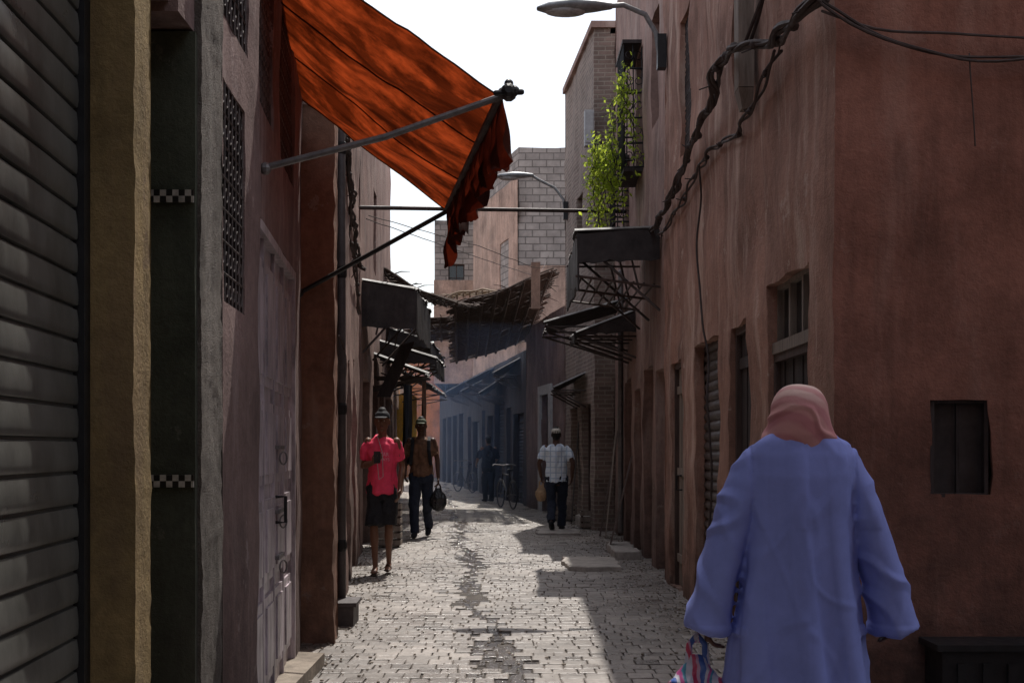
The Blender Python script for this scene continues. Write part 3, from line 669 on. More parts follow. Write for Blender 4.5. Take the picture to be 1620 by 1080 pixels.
mb=MB(); mb.box(-1.45,-1.24,9.9,10.25,.0,.17); mb.box(-1.47,-1.22,9.88,10.27,.17,.2); mb.rough(.01,9); tag(part('drain_box',mb,'pvc'),'small grey concrete drain box at pipe foot','drain box')
dp=thing('drain_pipe',(1.5,8.35,3.7),'square grey wooden downpipe on terracotta wall','drain pipe')
mb=MB(); mb.hexa([(1.47,8.2,3.75),(1.57,8.2,3.75),(1.57,8.36,3.75),(1.47,8.36,3.75),(1.46,8.2,7),(1.58,8.2,7),(1.58,8.36,7),(1.46,8.36,7)]); mb.hexa([(1.5,8.24,3.62),(1.57,8.24,3.62),(1.57,8.34,3.62),(1.5,8.34,3.62),(1.47,8.2,3.745),(1.57,8.2,3.745),(1.57,8.36,3.745),(1.47,8.36,3.745)]); part('pipe',mb,'wood_pale',dp)
mb=MB(); mb.tube([(1.6,18.6,.2),(1.6,18.6,4.0)],.04,8); tag(part('drain_pipe',mb,'steel',smooth=1),'pale metal downpipe on shop wall','drain pipe')

# ================================================================= CANOPIES
def canopy(label,side,xw,xo,y0,y1,zt,zb,mat='tin',slope=.3,closed=True,grp=None,ph=None,rack=False):
    c=thing('shop_canopy',((xw+xo)/2,y0,zb),label,'canopy',grp)
    mb=MB(); n=int((y1-y0)/.06)
    rg=[U(-.07,.07) for _ in range(n+1)]
    for i in range(n):
        ya=y0+(y1-y0)*i/n; yb=y0+(y1-y0)*(i+1)/n; h1=.014*(1 if i%2 else -1); h2=-h1
        zo=zt-slope; s=.04*noise.noise(Vector((ya*1.3,xo,0))); s2=.04*noise.noise(Vector((yb*1.3,xo,0)))
        xa,xb=xo+rg[i//5]*(.6),xo+rg[(i+1)//5]*.6
        mb.add([(xw,ya,zt+h1),(xa,ya,zo+h1+s),(xb,yb,zo+h2+s2),(xw,yb,zt+h2),(xw,ya,zt+h1+.012),(xa,ya,zo+h1+.012+s),(xb,yb,zo+h2+.012+s2),(xw,yb,zt+h2+.012)],[(0,1,2,3),(4,5,6,7),(0,1,5,4),(1,2,6,5),(2,3,7,6)])
    part('roof_sheet',mb,mat,c)
    zo=zt-slope
    if closed:
        mb=MB(); ph=ph or (zt-zb-.1); s=1 if xo>xw else -1
        K=10
        def zb_(x): return zt-ph+.05*noise.noise(Vector((x*7,y0,2)))-.04*abs(x-xw)
        def zt_(x): return zt-.02-slope*(x-xw)/(xo-xw)
        for i in range(K):
            a=xw+(xo-xw)*i/K; d=xw+(xo-xw)*(i+1)/K
            mb.hexa([(a,y0+.01,zb_(a)),(d,y0+.01,zb_(d)),(d,y0+.03,zb_(d)),(a,y0+.03,zb_(a)),(a,y0+.01,zt_(a)),(d,y0+.01,zt_(d)),(d,y0+.03,zt_(d)),(a,y0+.03,zt_(a))])
        K=14
        def zq(y): return zb+.09*noise.noise(Vector((xo,y*3,2)))
        for i in range(K):
            a=y0+.03+(y1-y0)*i/K; d=y0+.03+(y1-y0)*(i+1)/K
            xa=xo; xb=xo-.02*s
            mb.hexa([(xa,a,zq(a)),(xb,a,zq(a)),(xb,d,zq(d)),(xa,d,zq(d)),(xa,a,zo-.02),(xb,a,zo-.02),(xb,d,zo-.02),(xa,d,zo-.02)])
        mb.rough(.02,4); part('side_panel',mb,mat,c,weld=True)
    if rack:
        mb=MB()
        for q in range(8):
            x=xo+(xw-xo)*(q+.5)/8; mb.tube([(x,y0+.05,zb+.12-.1*q/8),(x,y1,zb+.12-.1*q/8)],.012,5)
        for ya in (y0+.05,(y0+y1)/2,y1): mb.tube([(xo,ya,zb+.12),(xw,ya,zb+.0)],.016,5)
        part('lath_rack',mb,'wood',c)
    for ya in [y0+.08,(y0+y1)/2,y1-.1]:
        mb=MB(); mb.tube([(xw,ya,zb-.25),(xo,ya,zo-.05)],.016,6); mb.tube([(xw,ya,zo-.06),(xo,ya,zo-.06)],.014,6); mb.tube([(xw*.6+xo*.4,ya,zo-.05),(xw*.75+xo*.25,ya,zb+.0)],.012,6)
        part('bracket',mb,'rust',c)
    return c
canopy('weathered tin canopy with deep edge over shop',-1,1.64,.72,14.0,16.4,3.86,3.2,slope=.05,ph=.36,rack=True)
canopy('rusted corrugated canopy on angled brackets',-1,1.70,.50,18.6,20.6,3.62,3.1,slope=.35,closed=False)
canopy('sooty tin canopy hanging below another',-1,1.70,.85,17.2,18.5,3.3,2.9,slope=.3,closed=True,ph=.3)
canopy('patched tin canopy over dark stall',1,-2.02,-1.28,17.0,19.8,3.68,2.95,slope=.12)
canopy('bent corrugated canopy over market stall',1,-2.2,-1.25,21.0,23.2,3.2,2.7,slope=.3,closed=True,ph=.35)
canopy('bent corrugated canopy over market stall',1,-2.3,-1.35,19.9,20.9,2.95,2.6,slope=.35,closed=False)
canopy('dark tin canopy over market stall',1,-2.5,-1.55,24.0,29.0,3.75,2.9,slope=.3,closed=True,ph=.4)
canopy('dark tin canopy over market stall',1,-2.9,-1.9,30.0,37.0,3.4,2.9,slope=.5,closed=False)
canopy('low tin canopy above ruined doorway',-1,1.3,.75,22.3,24.3,2.75,2.4,slope=.25,closed=False)
for (a,b_,c_,d_,z_,s_) in ((.35,-.45,31.5,34,3.75,.45),(0,-.9,34.2,36.4,3.5,.6),(-.35,-1.35,36.6,39,3.85,.5),(-.8,-1.6,39.4,42,3.6,.4),(-1.4,-2.3,43,47,3.8,.5)):
    canopy('ragged tin canopy along shuttered shops',-1,a,b_,c_,d_,z_,z_-.7,slope=s_,closed=False)
mb=MB(); mb.hexa([(-1.95,18.2,2.15),(-1.75,18.2,2.15),(-1.75,18.25,2.15),(-1.95,18.25,2.15),(-1.6,18.2,2.9),(-1.4,18.2,2.95),(-1.4,18.25,2.95),(-1.6,18.25,2.9)]); tag(part('timber_prop',mb,'wood_dark'),'slanting dark timber propping the stall canopy','timber prop')
def board(p0,p1,w,mat,lab):
    mb=MB(); mb.tube([p0,p1],[(w,.012)]*2,4,side=(0,1,0),cap='flat'); tag(part('wooden_board',mb,mat),lab,'board')
board((1.45,19.6,0.02),(1.66,19.7,2.1),.14,'wood_pale','pale board leaning against shop wall')
board((1.40,20.1,0.02),(1.68,20.0,1.7),.10,'wood','brown board leaning against shop wall')
board((1.10,23.4,0.02),(1.24,23.5,1.9),.12,'wood_dark','dark board leaning against brick house')
board((1.30,17.0,0.02),(1.62,17.1,1.3),.13,'wood','brown board leaning against shop wall')
def cloth(x,y,z,w,h,mat,lab):
    mb=MB(); n=14
    def q(a,b_): return (x+.03*math.sin(a*17+b_*2)*(.3+b_)+.02*noise.noise(Vector((a*3,b_*3,x))),y+w*a,z-h*b_*(1+.08*math.sin(a*9)))
    for i in range(n):
        for j in range(8):
            mb.add([q(i/n,j/8),q((i+1)/n,j/8),q((i+1)/n,(j+1)/8),q(i/n,(j+1)/8)],[(0,1,2,3)])
    tag(part('hanging_cloth',mb,mat,smooth=3.2,weld=True),lab,'cloth')
cloth(-1.75,20.4,2.6,.9,1.3,'navy','dark blue cloth hanging under stall canopy')
cloth(-1.9,23.0,2.6,.9,1.4,'black','black cloth hanging outside stall')
cloth(-1.75,24.6,2.8,1.0,1.2,'brownshirt','rust brown cloth hanging under canopy')
def reed(label,c4,n,rad,sagk=.1,mat='reed',spikes=0,dens=1.0,wav=.05):
    A,B,C,D=[Vector(c) for c in c4]; t=thing('reed_canopy',(A+B+C+D)/4,label,'reed canopy'); mb=MB()
    def P(u,v): 
        p=(A*(1-u)+B*u)*(1-v)+(D*(1-u)+C*u)*v
        return p+Vector((0,0,-sagk*math.sin(math.pi*u)+wav*noise.noise(Vector((u*3,v*4,0)))))
    for i in range(n):
        v=(i+U(-.6,.6))/n
        if R()>dens: continue
        u0=U(-.03,.08); u1=U(.88,1.04); k=9; tl=U(-.03,.03)
        mb.tube([P(u0+(u1-u0)*j/k,v+tl*j/k+.016*noise.noise(Vector((j*.6,i*1.3,2))))+Vector((0,0,U(-.012,.012))) for j in range(k+1)],U(.6,1.2)*rad,4,side=(0,1,0),cap='flat')
    for i in range(8):
        u=(i+.5)/8; mb.tube([P(u,j/8)+Vector((0,0,-.03)) for j in range(9)],rad*1.6,5,side=(1,0,0),cap='flat')
    part('reed_mat',mb,mat,t)
    if spikes:
        mb=MB()
        for i in range(spikes):
            u,v=R(),R()*.9; p=P(u,v); d=Vector((U(-.5,.5),U(-.2,.2),U(-.16,.10)))
            mb.tube([p,p+d*.5+Vector((0,0,.03)),p+d],[rad*.7,rad*.6,rad*.25],4,cap='flat')
        part('loose_reeds',mb,mat,t)
    return t
reed('dark ragged reed mat sloping over the lane',[(-1.35,27,4.45),(.98,26.3,5.2),(.45,30.8,4.1),(-1.5,31.5,3.55)],200,.020,.05,'reed',120,.97)
reed('sparse sagging reed screen with light showing through',[(-2.45,23,4.75),(-.95,24,4.15),(-.6,28,4.55),(-2.55,28,4.85)],90,.018,.08,'reed',70,.82)
reed('layered reed mat spread from parapet to stalls',[(-2.5,28.5,4.3),(.3,28,4.75),(.2,30.5,4.5),(-2.6,31,4.0)],110,.018,.12,'reed',60,.9)
reed('bleached split reeds arched over the lane',[(-1.4,27.5,4.70),(-.3,27.2,4.80),(-.3,29,4.9),(-1.5,29.5,4.85)],26,.014,-.1,'reed_pale',20,.8)
mb=MB(); mb.box(.40,.58,26.1,26.25,4.3,5.25); mb.rough(.02,6); tag(part('roof_post',mb,'farpink'),'plastered post standing on the parapet','post')
def cage(x0,x1,y0,y1,z0,z1,label):
    t=thing('window_cage',((x0+x1)/2,(y0+y1)/2,z0),label,'window cage','iron window cages'); mb=MB()
    ny=int((y1-y0)/.09); nx=int((x1-x0)/.09)
    for i in range(ny+1):
        y=y0+(y1-y0)*i/ny; mb.tube([(x0,y,z0),(x0,y,z1)],.009,4)
    for i in range(nx+1):
        x=x0+(x1-x0)*i/nx
        for y in(y0,y1): mb.tube([(x,y,z0),(x,y,z1)],.009,4)
    k=5
    for i in range(k+1):
        z=z0+(z1-z0)*i/k; mb.tube([(x1,y0,z),(x0,y0,z),(x0,y1,z),(x1,y1,z)],.014,4)
    for i in range(nx):
        for j in range(k):
            mb.torus((x0+(x1-x0)*(i+.5)/nx,y0,z0+(z1-z0)*(j+.5)/k),(0,1,0),.05,.006,10,4)
    mb.rough(.03,2.5)
    part('bars',mb,'iron',t)
    mb=MB(); mb.box(x0-.01,x1,y0-.01,y1+.01,z0-.05,z0-.005); part('shelf',mb,'wood_dark',t)
    mb=MB(); mb.box(x0-.03,x1,y0-.03,y1+.03,z1+.005,z1+.05); part('hood',mb,'wood_dark',t); return t
cage(1.46,1.70,16.4,17.4,5.05,6.65,'ornate black iron window cage on upper storey')
cage(1.48,1.71,18.3,19.1,4.45,5.6,'smaller black iron cage holding plants')
def plant(label,c,spread,n,drop,nst=12):
    t=thing('climbing_plant',c,label,'plant'); c=Vector(c)
    mb=MB(); ms=MB()
    for s in range(nst):
        p=c+Vector((U(-spread,spread),U(-.25,.25),U(-.2,.1))); q=[p.copy()]; dr=drop*U(.45,1.25)
        for k in range(10):
            p=p+Vector((U(-.06,.055),U(-.05,.05),-dr/10*U(.5,1.5))); q.append(p.copy())
        ms.tube(q,.005,4)
        for pt in q:
            for m_ in range(int(n*U(.2,1.5))):
                d=Vector((random.gauss(0,.05),random.gauss(0,.07),random.gauss(0,.06))); a=pt+d; r=U(.018,.042)
                u=Vector((U(-1,1),U(-1,1),U(-1,1))).normalized(); w=u.orthogonal().normalized()
                mb.add([a-u*r,a+w*r*.55,a+u*r*1.2,a-w*r*.55],[(0,1,2,3)])
    part('foliage',mb,'leaf',t); part('stem',ms,'wood_dark',t)
plant('bright green vine trailing from iron window cage',(1.42,16.1,6.15),.10,6,1.0,9)
plant('bright green vine trailing from iron window cage',(1.22,16.6,5.45),.17,9,1.05,16)
mb=MB(); mb.box(1.22,1.38,21.25,21.42,6.5,7.1); mb.box(1.24,1.36,21.23,21.25,6.55,7.05); tag(part('meter_box',mb,'white'),'small pale metal box on brick wall corner','utility box')
mb=MB(); 
for i in range(14):
    mb.torus((1.45+U(-.06,.06),21.1+U(-.1,.1),6.0+i*.04),(U(-.3,.3),U(-.3,.3),1),U(.05,.12),.008,12,4)
tag(part('cable_coil',mb,'cable'),'tangled coil of cables by brick corner','cable')
def slab(x0,x1,y0,y1,h,lab):
    mb=MB(); n=8; O=[]
    for i in range(n*4):
        s=i/(n*4)*4; k=int(s); f=s-k
        px,py=[(x0+(x1-x0)*f,y0),(x1,y0+(y1-y0)*f),(x1-(x1-x0)*f,y1),(x0,y1-(y1-y0)*f)][k]
        nn=noise.noise(Vector((px*4,py*4,1)))*.09; O.append((px+nn,py+nn))
    m=len(O); cx,cy=(x0+x1)/2,(y0+y1)/2
    I=[(px+(cx-px)*.05,py+(cy-py)*.05) for px,py in O]
    vs=[(px,py,.01) for px,py in O]+[(px,py,h-.012) for px,py in O]+[(px,py,h+.008*noise.noise(Vector((px*3,py*3,5)))) for px,py in I]
    mb.add(vs,[(i,(i+1)%m,m+(i+1)%m,m+i) for i in range(m)]+[(m+i,m+(i+1)%m,2*m+(i+1)%m,2*m+i) for i in range(m)]+[tuple(range(2*m,3*m))])
    tag(part('stone_slab',mb,'concrete'),lab,'slab')
slab(.62,1.25,14.3,15.6,.08,'broken pale concrete doorstep slab on the paving')
slab(.42,1.08,20.3,21.4,.06,'flat pale slab lying beside shopfronts')
slab(1.3,1.62,15.9,17.6,.12,'broken pale concrete doorstep slab on the paving')
slab(1.2,1.6,22.2,23.5,.2,'rough stone doorstep below tin canopy')
mb=MB(); mb.box(-1.45,-1.20,6.9,8.1,.0,.10); mb.rough(.015,3); tag(part('doorstep',mb,'stone'),'worn pale stone step beneath metal door','step')
mb=MB(); mb.box(-3.35,-2.75,35,36.5,1.6,2.9); tag(part('hanging_sign',mb,'yellow'),'plain yellow panel hanging outside a stall','sign')
def crate(x,y,z,lab):
    t=thing('wooden_crate',(x,y,z),lab,'crate','crates outside the shops'); mb=MB()
    for k in range(3):
        zz=z+.02+k*.1
        mb.box(x-.2,x+.2,y-.15,y-.135,zz,zz+.07); mb.box(x-.2,x+.2,y+.135,y+.15,zz,zz+.07); mb.box(x-.215,x-.2,y-.15,y+.15,zz,zz+.07); mb.box(x+.2,x+.215,y-.15,y+.15,zz,zz+.07)
    mb.box(x-.195,x+.195,y-.13,y+.13,z+.005,z+.02); part('slats',mb,'wood_pale',t)
    for a in(-.18,.18):
        for b_ in(-.12,.12):
            mb=MB(); mb.box(x+a-.012,x+a+.012,y+b_-.012,y+b_+.012,z,z+.3); part('corner_post',mb,'wood',t)
crate(1.40,22.0,.03,'slatted wooden crate beside ruined wall'); crate(1.02,24.4,.03,'slatted wooden crate beside ruined wall'); crate(-1.78,17.9,.03,'slatted wooden crate under stall canopy'); crate(-1.78,17.9,.34,'slatted wooden crate stacked on another crate')

# ================================================================= PEOPLE
def hand(mb,w,d,pn,side,s=1,curl=.5):
    w=Vector(w); d=Vector(d).normalized(); pn=Vector(pn); pn=(pn-d*pn.dot(d)).normalized(); ac=d.cross(pn).normalized()*side
    mb.tube([w-d*.02*s,w+d*.02*s,w+d*.055*s,w+d*.088*s],[(.026*s,.019*s),(.034*s,.016*s),(.041*s,.015*s),(.038*s,.012*s)],10,side=tuple(ac))
    for i,(of,ln) in enumerate([(.031,.92),(.010,1.0),(-.011,.95),(-.031,.76)]):
        p=w+d*.08*s+ac*of*s; q=[w+d*.05*s+ac*of*.8*s,p]; di=d.copy()
        for k,l in enumerate([.042,.027,.022]):
            an=curl*(.7 if k==0 else 1.1); di=(di*math.cos(an)+pn*math.sin(an)).normalized(); p=p+di*l*ln*s; q.append(p)
        mb.tube(q,[.009*s,.0095*s,.0088*s,.008*s,.007*s],8,side=tuple(ac))
    b0=w+d*.02*s+ac*.025*s; t=(d*.7+ac*.75+pn*.35).normalized(); b1=b0+t*.042*s; t2=(d*.9+ac*.2+pn*.6).normalized(); b2=b1+t2*.032*s
    mb.tube([b0-t*.01,b0,b1,b2,b2+t2*.018*s],[.013*s,.014*s,.011*s,.0095*s,.008*s],8,side=tuple(pn))
def person(label,loc,yaw,H,ps,out,vox=.008,wd=1.0):
    s=H/1.75; t=thing('person',loc,label,'person')
    cy,sy=math.cos(yaw),math.sin(yaw); L=Vector(loc)
    def W(v): return Vector(((v[0]*wd*cy-v[1]*sy)*s,(v[0]*wd*sy+v[1]*cy)*s,v[2]*s))+L
    def fin(mb): mb.v=[W(v) for v in mb.v]; return mb
    J=dict(rs=(.185,-.01,1.42),ls=(-.185,-.01,1.42),rh=(.095,0,.93),lh=(-.095,0,.93)); J.update(ps); skin=out.get('skin','skin')
    mb=MB()
    mb.tube([(0,0,.86),(0,0,.95),(0,0,1.08),(0,0,1.25),(0,-.01,1.37),(0,-.01,1.44),(0,-.005,1.49)],[(.14,.10),(.165,.115),(.14,.10),(.165,.115),(.175,.105),(.12,.08),(.06,.06)],16)
    hl=ps.get('headfwd',0)
    hw=1/wd
    mb.tube([(0,-.01,1.43),(0,.0+hl*.5,1.5),(0,.01+hl,1.57)],[.065,.056,.055],12)
    hb=MB()
    hb.tube([(0,.045,1.532),(0,.03,1.55),(0,.014,1.58),(0,.004,1.62),(0,0,1.66),(0,-.004,1.70),(0,-.004,1.73)],[(.032*hw,.035),(.05*hw,.062),(.063*hw,.082),(.072*hw,.092),(.077*hw,.098),(.072*hw,.09),(.045*hw,.06)],16)
    hb.tube([(0,.092,1.655),(0,.108,1.635),(0,.116,1.612)],[.009,.012,.015],8)
    hb.ball((0,.082,1.575),(.026,.02,.012),8); hb.ball((0,.075,1.538),(.022,.022,.016),8); hb.tube([(-.05,.078,1.672),(0,.094,1.668),(.05,.078,1.672)],.011,6,side=(0,0,1))
    for sx in(-1,1): hb.ball((sx*.079*hw,-.005,1.635),(.012,.022,.033),8)
    hb.v=[v+Vector((0,hl,0)) for v in hb.v]; mb.add(hb.v,hb.f)
    for c,sg in(('r',1),('l',-1)):
        S,E,Wr=Vector(J[c+'s']),Vector(J[c+'e']),Vector(J[c+'w'])
        mb.tube([S,S.lerp(E,.35),S.lerp(E,.8),E,E.lerp(Wr,.3),E.lerp(Wr,.7),Wr],[.054,.05,.04,.039,.041,.032,.026],12,side=(0,1,0))
        hand(mb,Wr,J.get(c+'hd',Wr-E),J.get(c+'pn',(-sg,.2,0)),J.get(c+'ts',sg),1.0,J.get(c+'curl',.5))
        Hp,K,An=Vector(J[c+'h']),Vector(J[c+'k']),Vector(J[c+'a'])
        mb.tube([Hp,Hp.lerp(K,.3),Hp.lerp(K,.8),K,K.lerp(An,.25),K.lerp(An,.5),An],[.088,.082,.06,.055,.058,.046,.034],12,side=(0,1,0))
        f=Vector(J.get(c+'f',(0,1,0))).normalized(); dn=J.get(c+'toe',0)
        mb.tube([An+Vector((0,0,-.03))-f*.045,An+f*.04+Vector((0,0,-.03-dn*.2)),An+f*.12+Vector((0,0,-.048-dn*.6)),An+f*.18+Vector((0,0,-.055-dn))],[(.032,.035),(.036,.035),(.043,.022),(.035,.016)],10)
    body=mesh_obj('body',remeshed(fin(mb),vox*s,1),skin,t,smooth=3.2)
    for sx in(-1,1):
        e=MB(); e.ball((sx*.031,.083+hl,1.645),(.014,.012,.010),8); part('eye',fin(e),'eye',t,smooth=3.2)
        e=MB(); e.ball((sx*.031,.093+hl,1.645),(.006,.004,.006),8); part('pupil',fin(e),'hair',t)
    e=MB(); e.ball((0,.098+hl,1.578),(.022,.008,.007),8); part('mouth',fin(e),'lip',t,smooth=3.2)
    def fold(a,f):
        return lambda c:a*noise.noise(Vector((c.x*f,c.y*f,c.z*f*.45)))+a*.5*noise.noise(Vector((c.x*f*2.3,c.y*f*2.3,c.z*f*1.4+5)))
    top=out.get('top')
    if top:
        m=MB(); hem=out.get('hem',.90)
        m.tube([(0,0,hem),(0,0,.98),(0,0,1.10),(0,0,1.25),(0,-.01,1.38),(0,-.01,1.445),(0,-.005,1.475)],[(.195,.145),(.19,.14),(.175,.13),(.19,.14),(.20,.13),(.145,.10),(.082,.08)],20,cap='flat')
        sl=out.get('sleeve',.75)
        for c in 'rl':
            S,E=Vector(J[c+'s']),Vector(J[c+'e']); S2=S+Vector((-.03 if c=='r' else .03,0,-.01))
            m.tube([S2,S.lerp(E,.3),S.lerp(E,sl)],[.072,.066,.068],14,side=(0,1,0),cap='flat')
        tm=remeshed(fin(m),.012,2,fold(.030,9)); bvh=BVHTree.FromPolygons([v.co for v in tm.vertices],[tuple(p.vertices) for p in tm.polygons])
        to=mesh_obj('shirt',tm,top,t,smooth=3.2)
        for (txt,z,sz) in out.get('text',[]):
            cu=bpy.data.curves.new('t','FONT'); cu.body=txt; cu.size=sz; cu.align_x='CENTER'
            ob=bpy.data.objects.new('t',cu); COL.objects.link(ob); dg=bpy.context.evaluated_depsgraph_get(); tx=bpy.data.meshes.new_from_object(ob.evaluated_get(dg)); bpy.data.objects.remove(ob)
            bm=bmesh.new(); bm.from_mesh(tx); bmesh.ops.triangulate(bm,faces=bm.faces); bmesh.ops.subdivide_edges(bm,edges=bm.edges,cuts=1); bm.to_mesh(tx); bm.free()
            for v in tx.vertices:
                lp=W((-v.co.x,.6,z+v.co.y)); dr=W((0,-1,0))-W((0,0,0)); h=bvh.ray_cast(lp,dr)
                v.co=(h[0]-dr.normalized()*.006) if h[0] else W((-v.co.x,.16,z+v.co.y))
            mesh_obj('shirt_lettering',tx,'textpale',to)
    bot=out.get('bottom')
    if bot:
        m=MB(); cut=out.get('cut',1.0)
        m.tube([(0,0,.80),(0,0,.88),(0,0,.97),(0,0,1.02)],[(.165,.125),(.182,.135),(.172,.125),(.16,.115)],16,cap='flat')
        for c in 'rl':
            Hp,K,An=Vector(J[c+'h']),Vector(J[c+'k']),Vector(J[c+'a'])
            if cut<.6: m.tube([Hp,Hp.lerp(K,.5),K+Vector((0,0,.02))],[.105,.108,.112],14,side=(0,1,0),cap='flat')
            else: m.tube([Hp,Hp.lerp(K,.5),K,K.lerp(An,.5),An+Vector((0,0,-.02))],[.105,.095,.08,.075,.07],14,side=(0,1,0),cap='flat')
        mesh_obj('trousers' if cut>.6 else 'shorts',remeshed(fin(m),.012,2,fold(.024,10)),bot,t,smooth=3.2)
    for c in 'rl':
        An=Vector(J[c+'a']); f=Vector(J.get(c+'f',(0,1,0))).normalized(); m=MB(); dn=J.get(c+'toe',0)
        if out.get('shoe')=='sandal':
            m.tube([An-f*.07+Vector((0,0,-.075)),An+f*.05+Vector((0,0,-.08)),An+f*.2+Vector((0,0,-.08))],[(.04,.011),(.042,.011),(.045,.01)],12); m.tube([An+f*.10+Vector((-.05,0,-.06)),An+f*.10+Vector((0,0,-.02)),An+f*.10+Vector((.05,0,-.06))],[(.018,.006)]*3,8,side=tuple(f)); part('sandal',fin(m),'sandal',t,smooth=1)
        else:
            m.tube([An-f*.055+Vector((0,0,-.045)),An+f*.03+Vector((0,0,-.04-dn*.2)),An+f*.12+Vector((0,0,-.055-dn*.6)),An+f*.2+Vector((0,0,-.065-dn))],[(.042,.045),(.045,.05),(.05,.036),(.04,.024)],12); part('shoe',fin(m),out.get('shoe','black'),t,smooth=1)
    cap=out.get('cap')
    if cap:
        m=MB(); m.tube([(0,-.005+hl,1.672),(0,-.008+hl,1.70),(0,-.008+hl,1.728),(0,-.008+hl,1.748),(0,-.008+hl,1.757)],[(.081*hw,.104),(.082*hw,.104),(.073*hw,.093),(.050*hw,.065),(.022*hw,.03)],18,cap='flat')
        if out.get('brim'): 
            m.tube([(0,.085+hl,1.685),(0,.13+hl,1.682),(0,.17+hl,1.672)],[(.066*hw,.008),(.066*hw,.008),(.042*hw,.006)],14)
        part('cap',fin(m),cap,t,smooth=1)
    if out.get('hair'):
        m=MB(); m.tube([(0,-.02+hl,1.60),(0,-.018+hl,1.64),(0,-.012+hl,1.69),(0,-.01+hl,1.74)],[(.066*hw,.075),(.078*hw,.09),(.08*hw,.1),(.05*hw,.07)],16); part('hair',fin(m),'hair',t,smooth=1)
    return t,W
t,W=person('person in hot pink sports shirt and black shorts using a phone',(-1.435,14.0,.02),math.pi,1.80,
 dict(re=(.26,-.04,1.16),rw=(.09,.225,1.20),rhd=(-.6,.5,.3),rpn=(-.3,-.5,.9),rcurl=.6,le=(-.255,-.06,1.15),lw=(-.24,.10,.90),
  rk=(.10,.09,.50),ra=(.085,.06,.09),lk=(-.085,.02,.50),la=(-.065,-.16,.12),ltoe=.03,headfwd=.025),
 dict(top='pinkshirt',bottom='black',cut=.5,shoe='sandal',cap='black',brim=True,hair=True,hem=.86,text=[('QATAR',1.265,.06),('AIRWAYS',1.215,.05)]),wd=.82)
p=W((.03,.30,1.26)); mb=MB(); mb.box(p.x-.036,p.x+.036,p.y-.006,p.y+.004,p.z-.07,p.z+.06); tag(part('mobile_phone',mb,'silver'),'dark mobile phone held at waist height','phone')
mb=MB(); mb.tube([W((.03,.29,1.2)),W((.02,.2,1.02)),W((-.03,.17,1.05)),W((-.02,.16,1.3)),W((.06,.09,1.5)),W((.08,.02,1.63))],.0035,5); tag(part('earphone_cord',mb,'white'),'thin white earphone cord looping to phone','earphones')
t,W=person('person in muted brown shirt with backpack straps carrying black bag',(-1.43,19.9,.02),math.pi,1.86,
 dict(re=(.27,-.08,1.15),rw=(.25,.10,.93),le=(-.26,-.02,1.14),lw=(-.28,.06,.87),lcurl=.9,rk=(.10,.14,.50),ra=(.09,.20,.09),lk=(-.09,.0,.50),la=(-.10,-.27,.16),ltoe=.06),
 dict(top='brownshirt',bottom='navy',cap='greencap',brim=True,skin='skin_dark',hair=True),wd=.92)
bp=thing('backpack',W((0,-.2,1.2)),'black backpack worn on the back','backpack'); mb=MB(); mb.tube([(0,-.22,.98),(0,-.24,1.1),(0,-.24,1.3),(0,-.21,1.43)],[(.13,.08),(.15,.1),(.15,.1),(.1,.06)],14)
mb.v=[W(v) for v in mb.v]; part('pack_body',mb,'black',bp,smooth=1)
for sx in(-1,1):
    mb=MB(); mb.tube([(sx*.12,-.15,1.38),(sx*.125,-.04,1.475),(sx*.13,.09,1.42),(sx*.135,.165,1.28),(sx*.16,.12,1.08),(sx*.15,-.12,1.02)],[(.028,.008)]*6,8); mb.v=[W(v) for v in mb.v]; part('strap',mb,'black',bp)
def carrybag(hp,w,h,d,mat,label,name='carrier_bag'):
    t=thing(name,Vector(hp)-Vector((0,0,h+.1)),label,'bag'); hp=Vector(hp); m=MB()
    m.tube([hp+Vector((0,0,-h-.08)),hp+Vector((0,0,-h-.02)),hp+Vector((0,0,-h*.6-.05)),hp+Vector((0,0,-.16)),hp+Vector((0,0,-.09))],[(w*.38,d*.4),(w*.5,d*.5),(w*.52,d*.5),(w*.36,d*.32),(w*.16,d*.1)],22)
    me=remeshed(m,.008,1,lambda c:.016*noise.noise(Vector((c.x*16,c.y*16,c.z*6)))+.006*noise.noise(c*50))
    mesh_obj('bag_body',me,mat,t,smooth=3.2)
    for sx in(-1,1):
        m=MB(); m.tube([hp+Vector((sx*w*.15,0,-.12)),hp+Vector((sx*.03,0,-.04)),hp+Vector((0,0,.0)),hp+Vector((-sx*.008,.01,-.03))],[(.016,.005),(.012,.005),(.012,.006),(.01,.005)],8)
        part('bag_handle',m,mat,t)
    return t
hp=W((-.28,.09,.80)); carrybag(hp,.26,.32,.12,'blackbag','black plastic bag carried in hand')
t,W=person('person in pale checked shirt and dark trousers walking away',(.742,21.2,.02),-.12,1.73,
 dict(re=(.29,-.10,1.16),rw=(.27,-.08,.92),le=(-.29,-.02,1.15),lw=(-.27,.10,.93),lcurl=.9,rk=(.085,.16,.51),ra=(.07,.24,.10),lk=(-.085,.0,.50),la=(-.06,-.30,.20),ltoe=.09),
 dict(top='checkshirt',bottom='navy',cap='whitecap',hair=True,skin='skin_dark',hem=.84))
carrybag(W((-.27,.13,.87)),.20,.24,.12,'kraft','crumpled brown paper bag carried by handle','paper_bag')
t,W=person('person in dark clothes standing by bicycle in smoke',(-.62,33.2,.02),.4,1.72,
 dict(re=(.28,.05,1.16),rw=(.25,.25,1.0),le=(-.28,.05,1.16),lw=(-.25,.25,1.0),rk=(.1,.06,.50),ra=(.10,.0,.1),lk=(-.1,.04,.50),la=(-.1,-.05,.1)),
 dict(top='navy',bottom='black',cap='black',hair=True,sleeve=1.0),vox=.012)
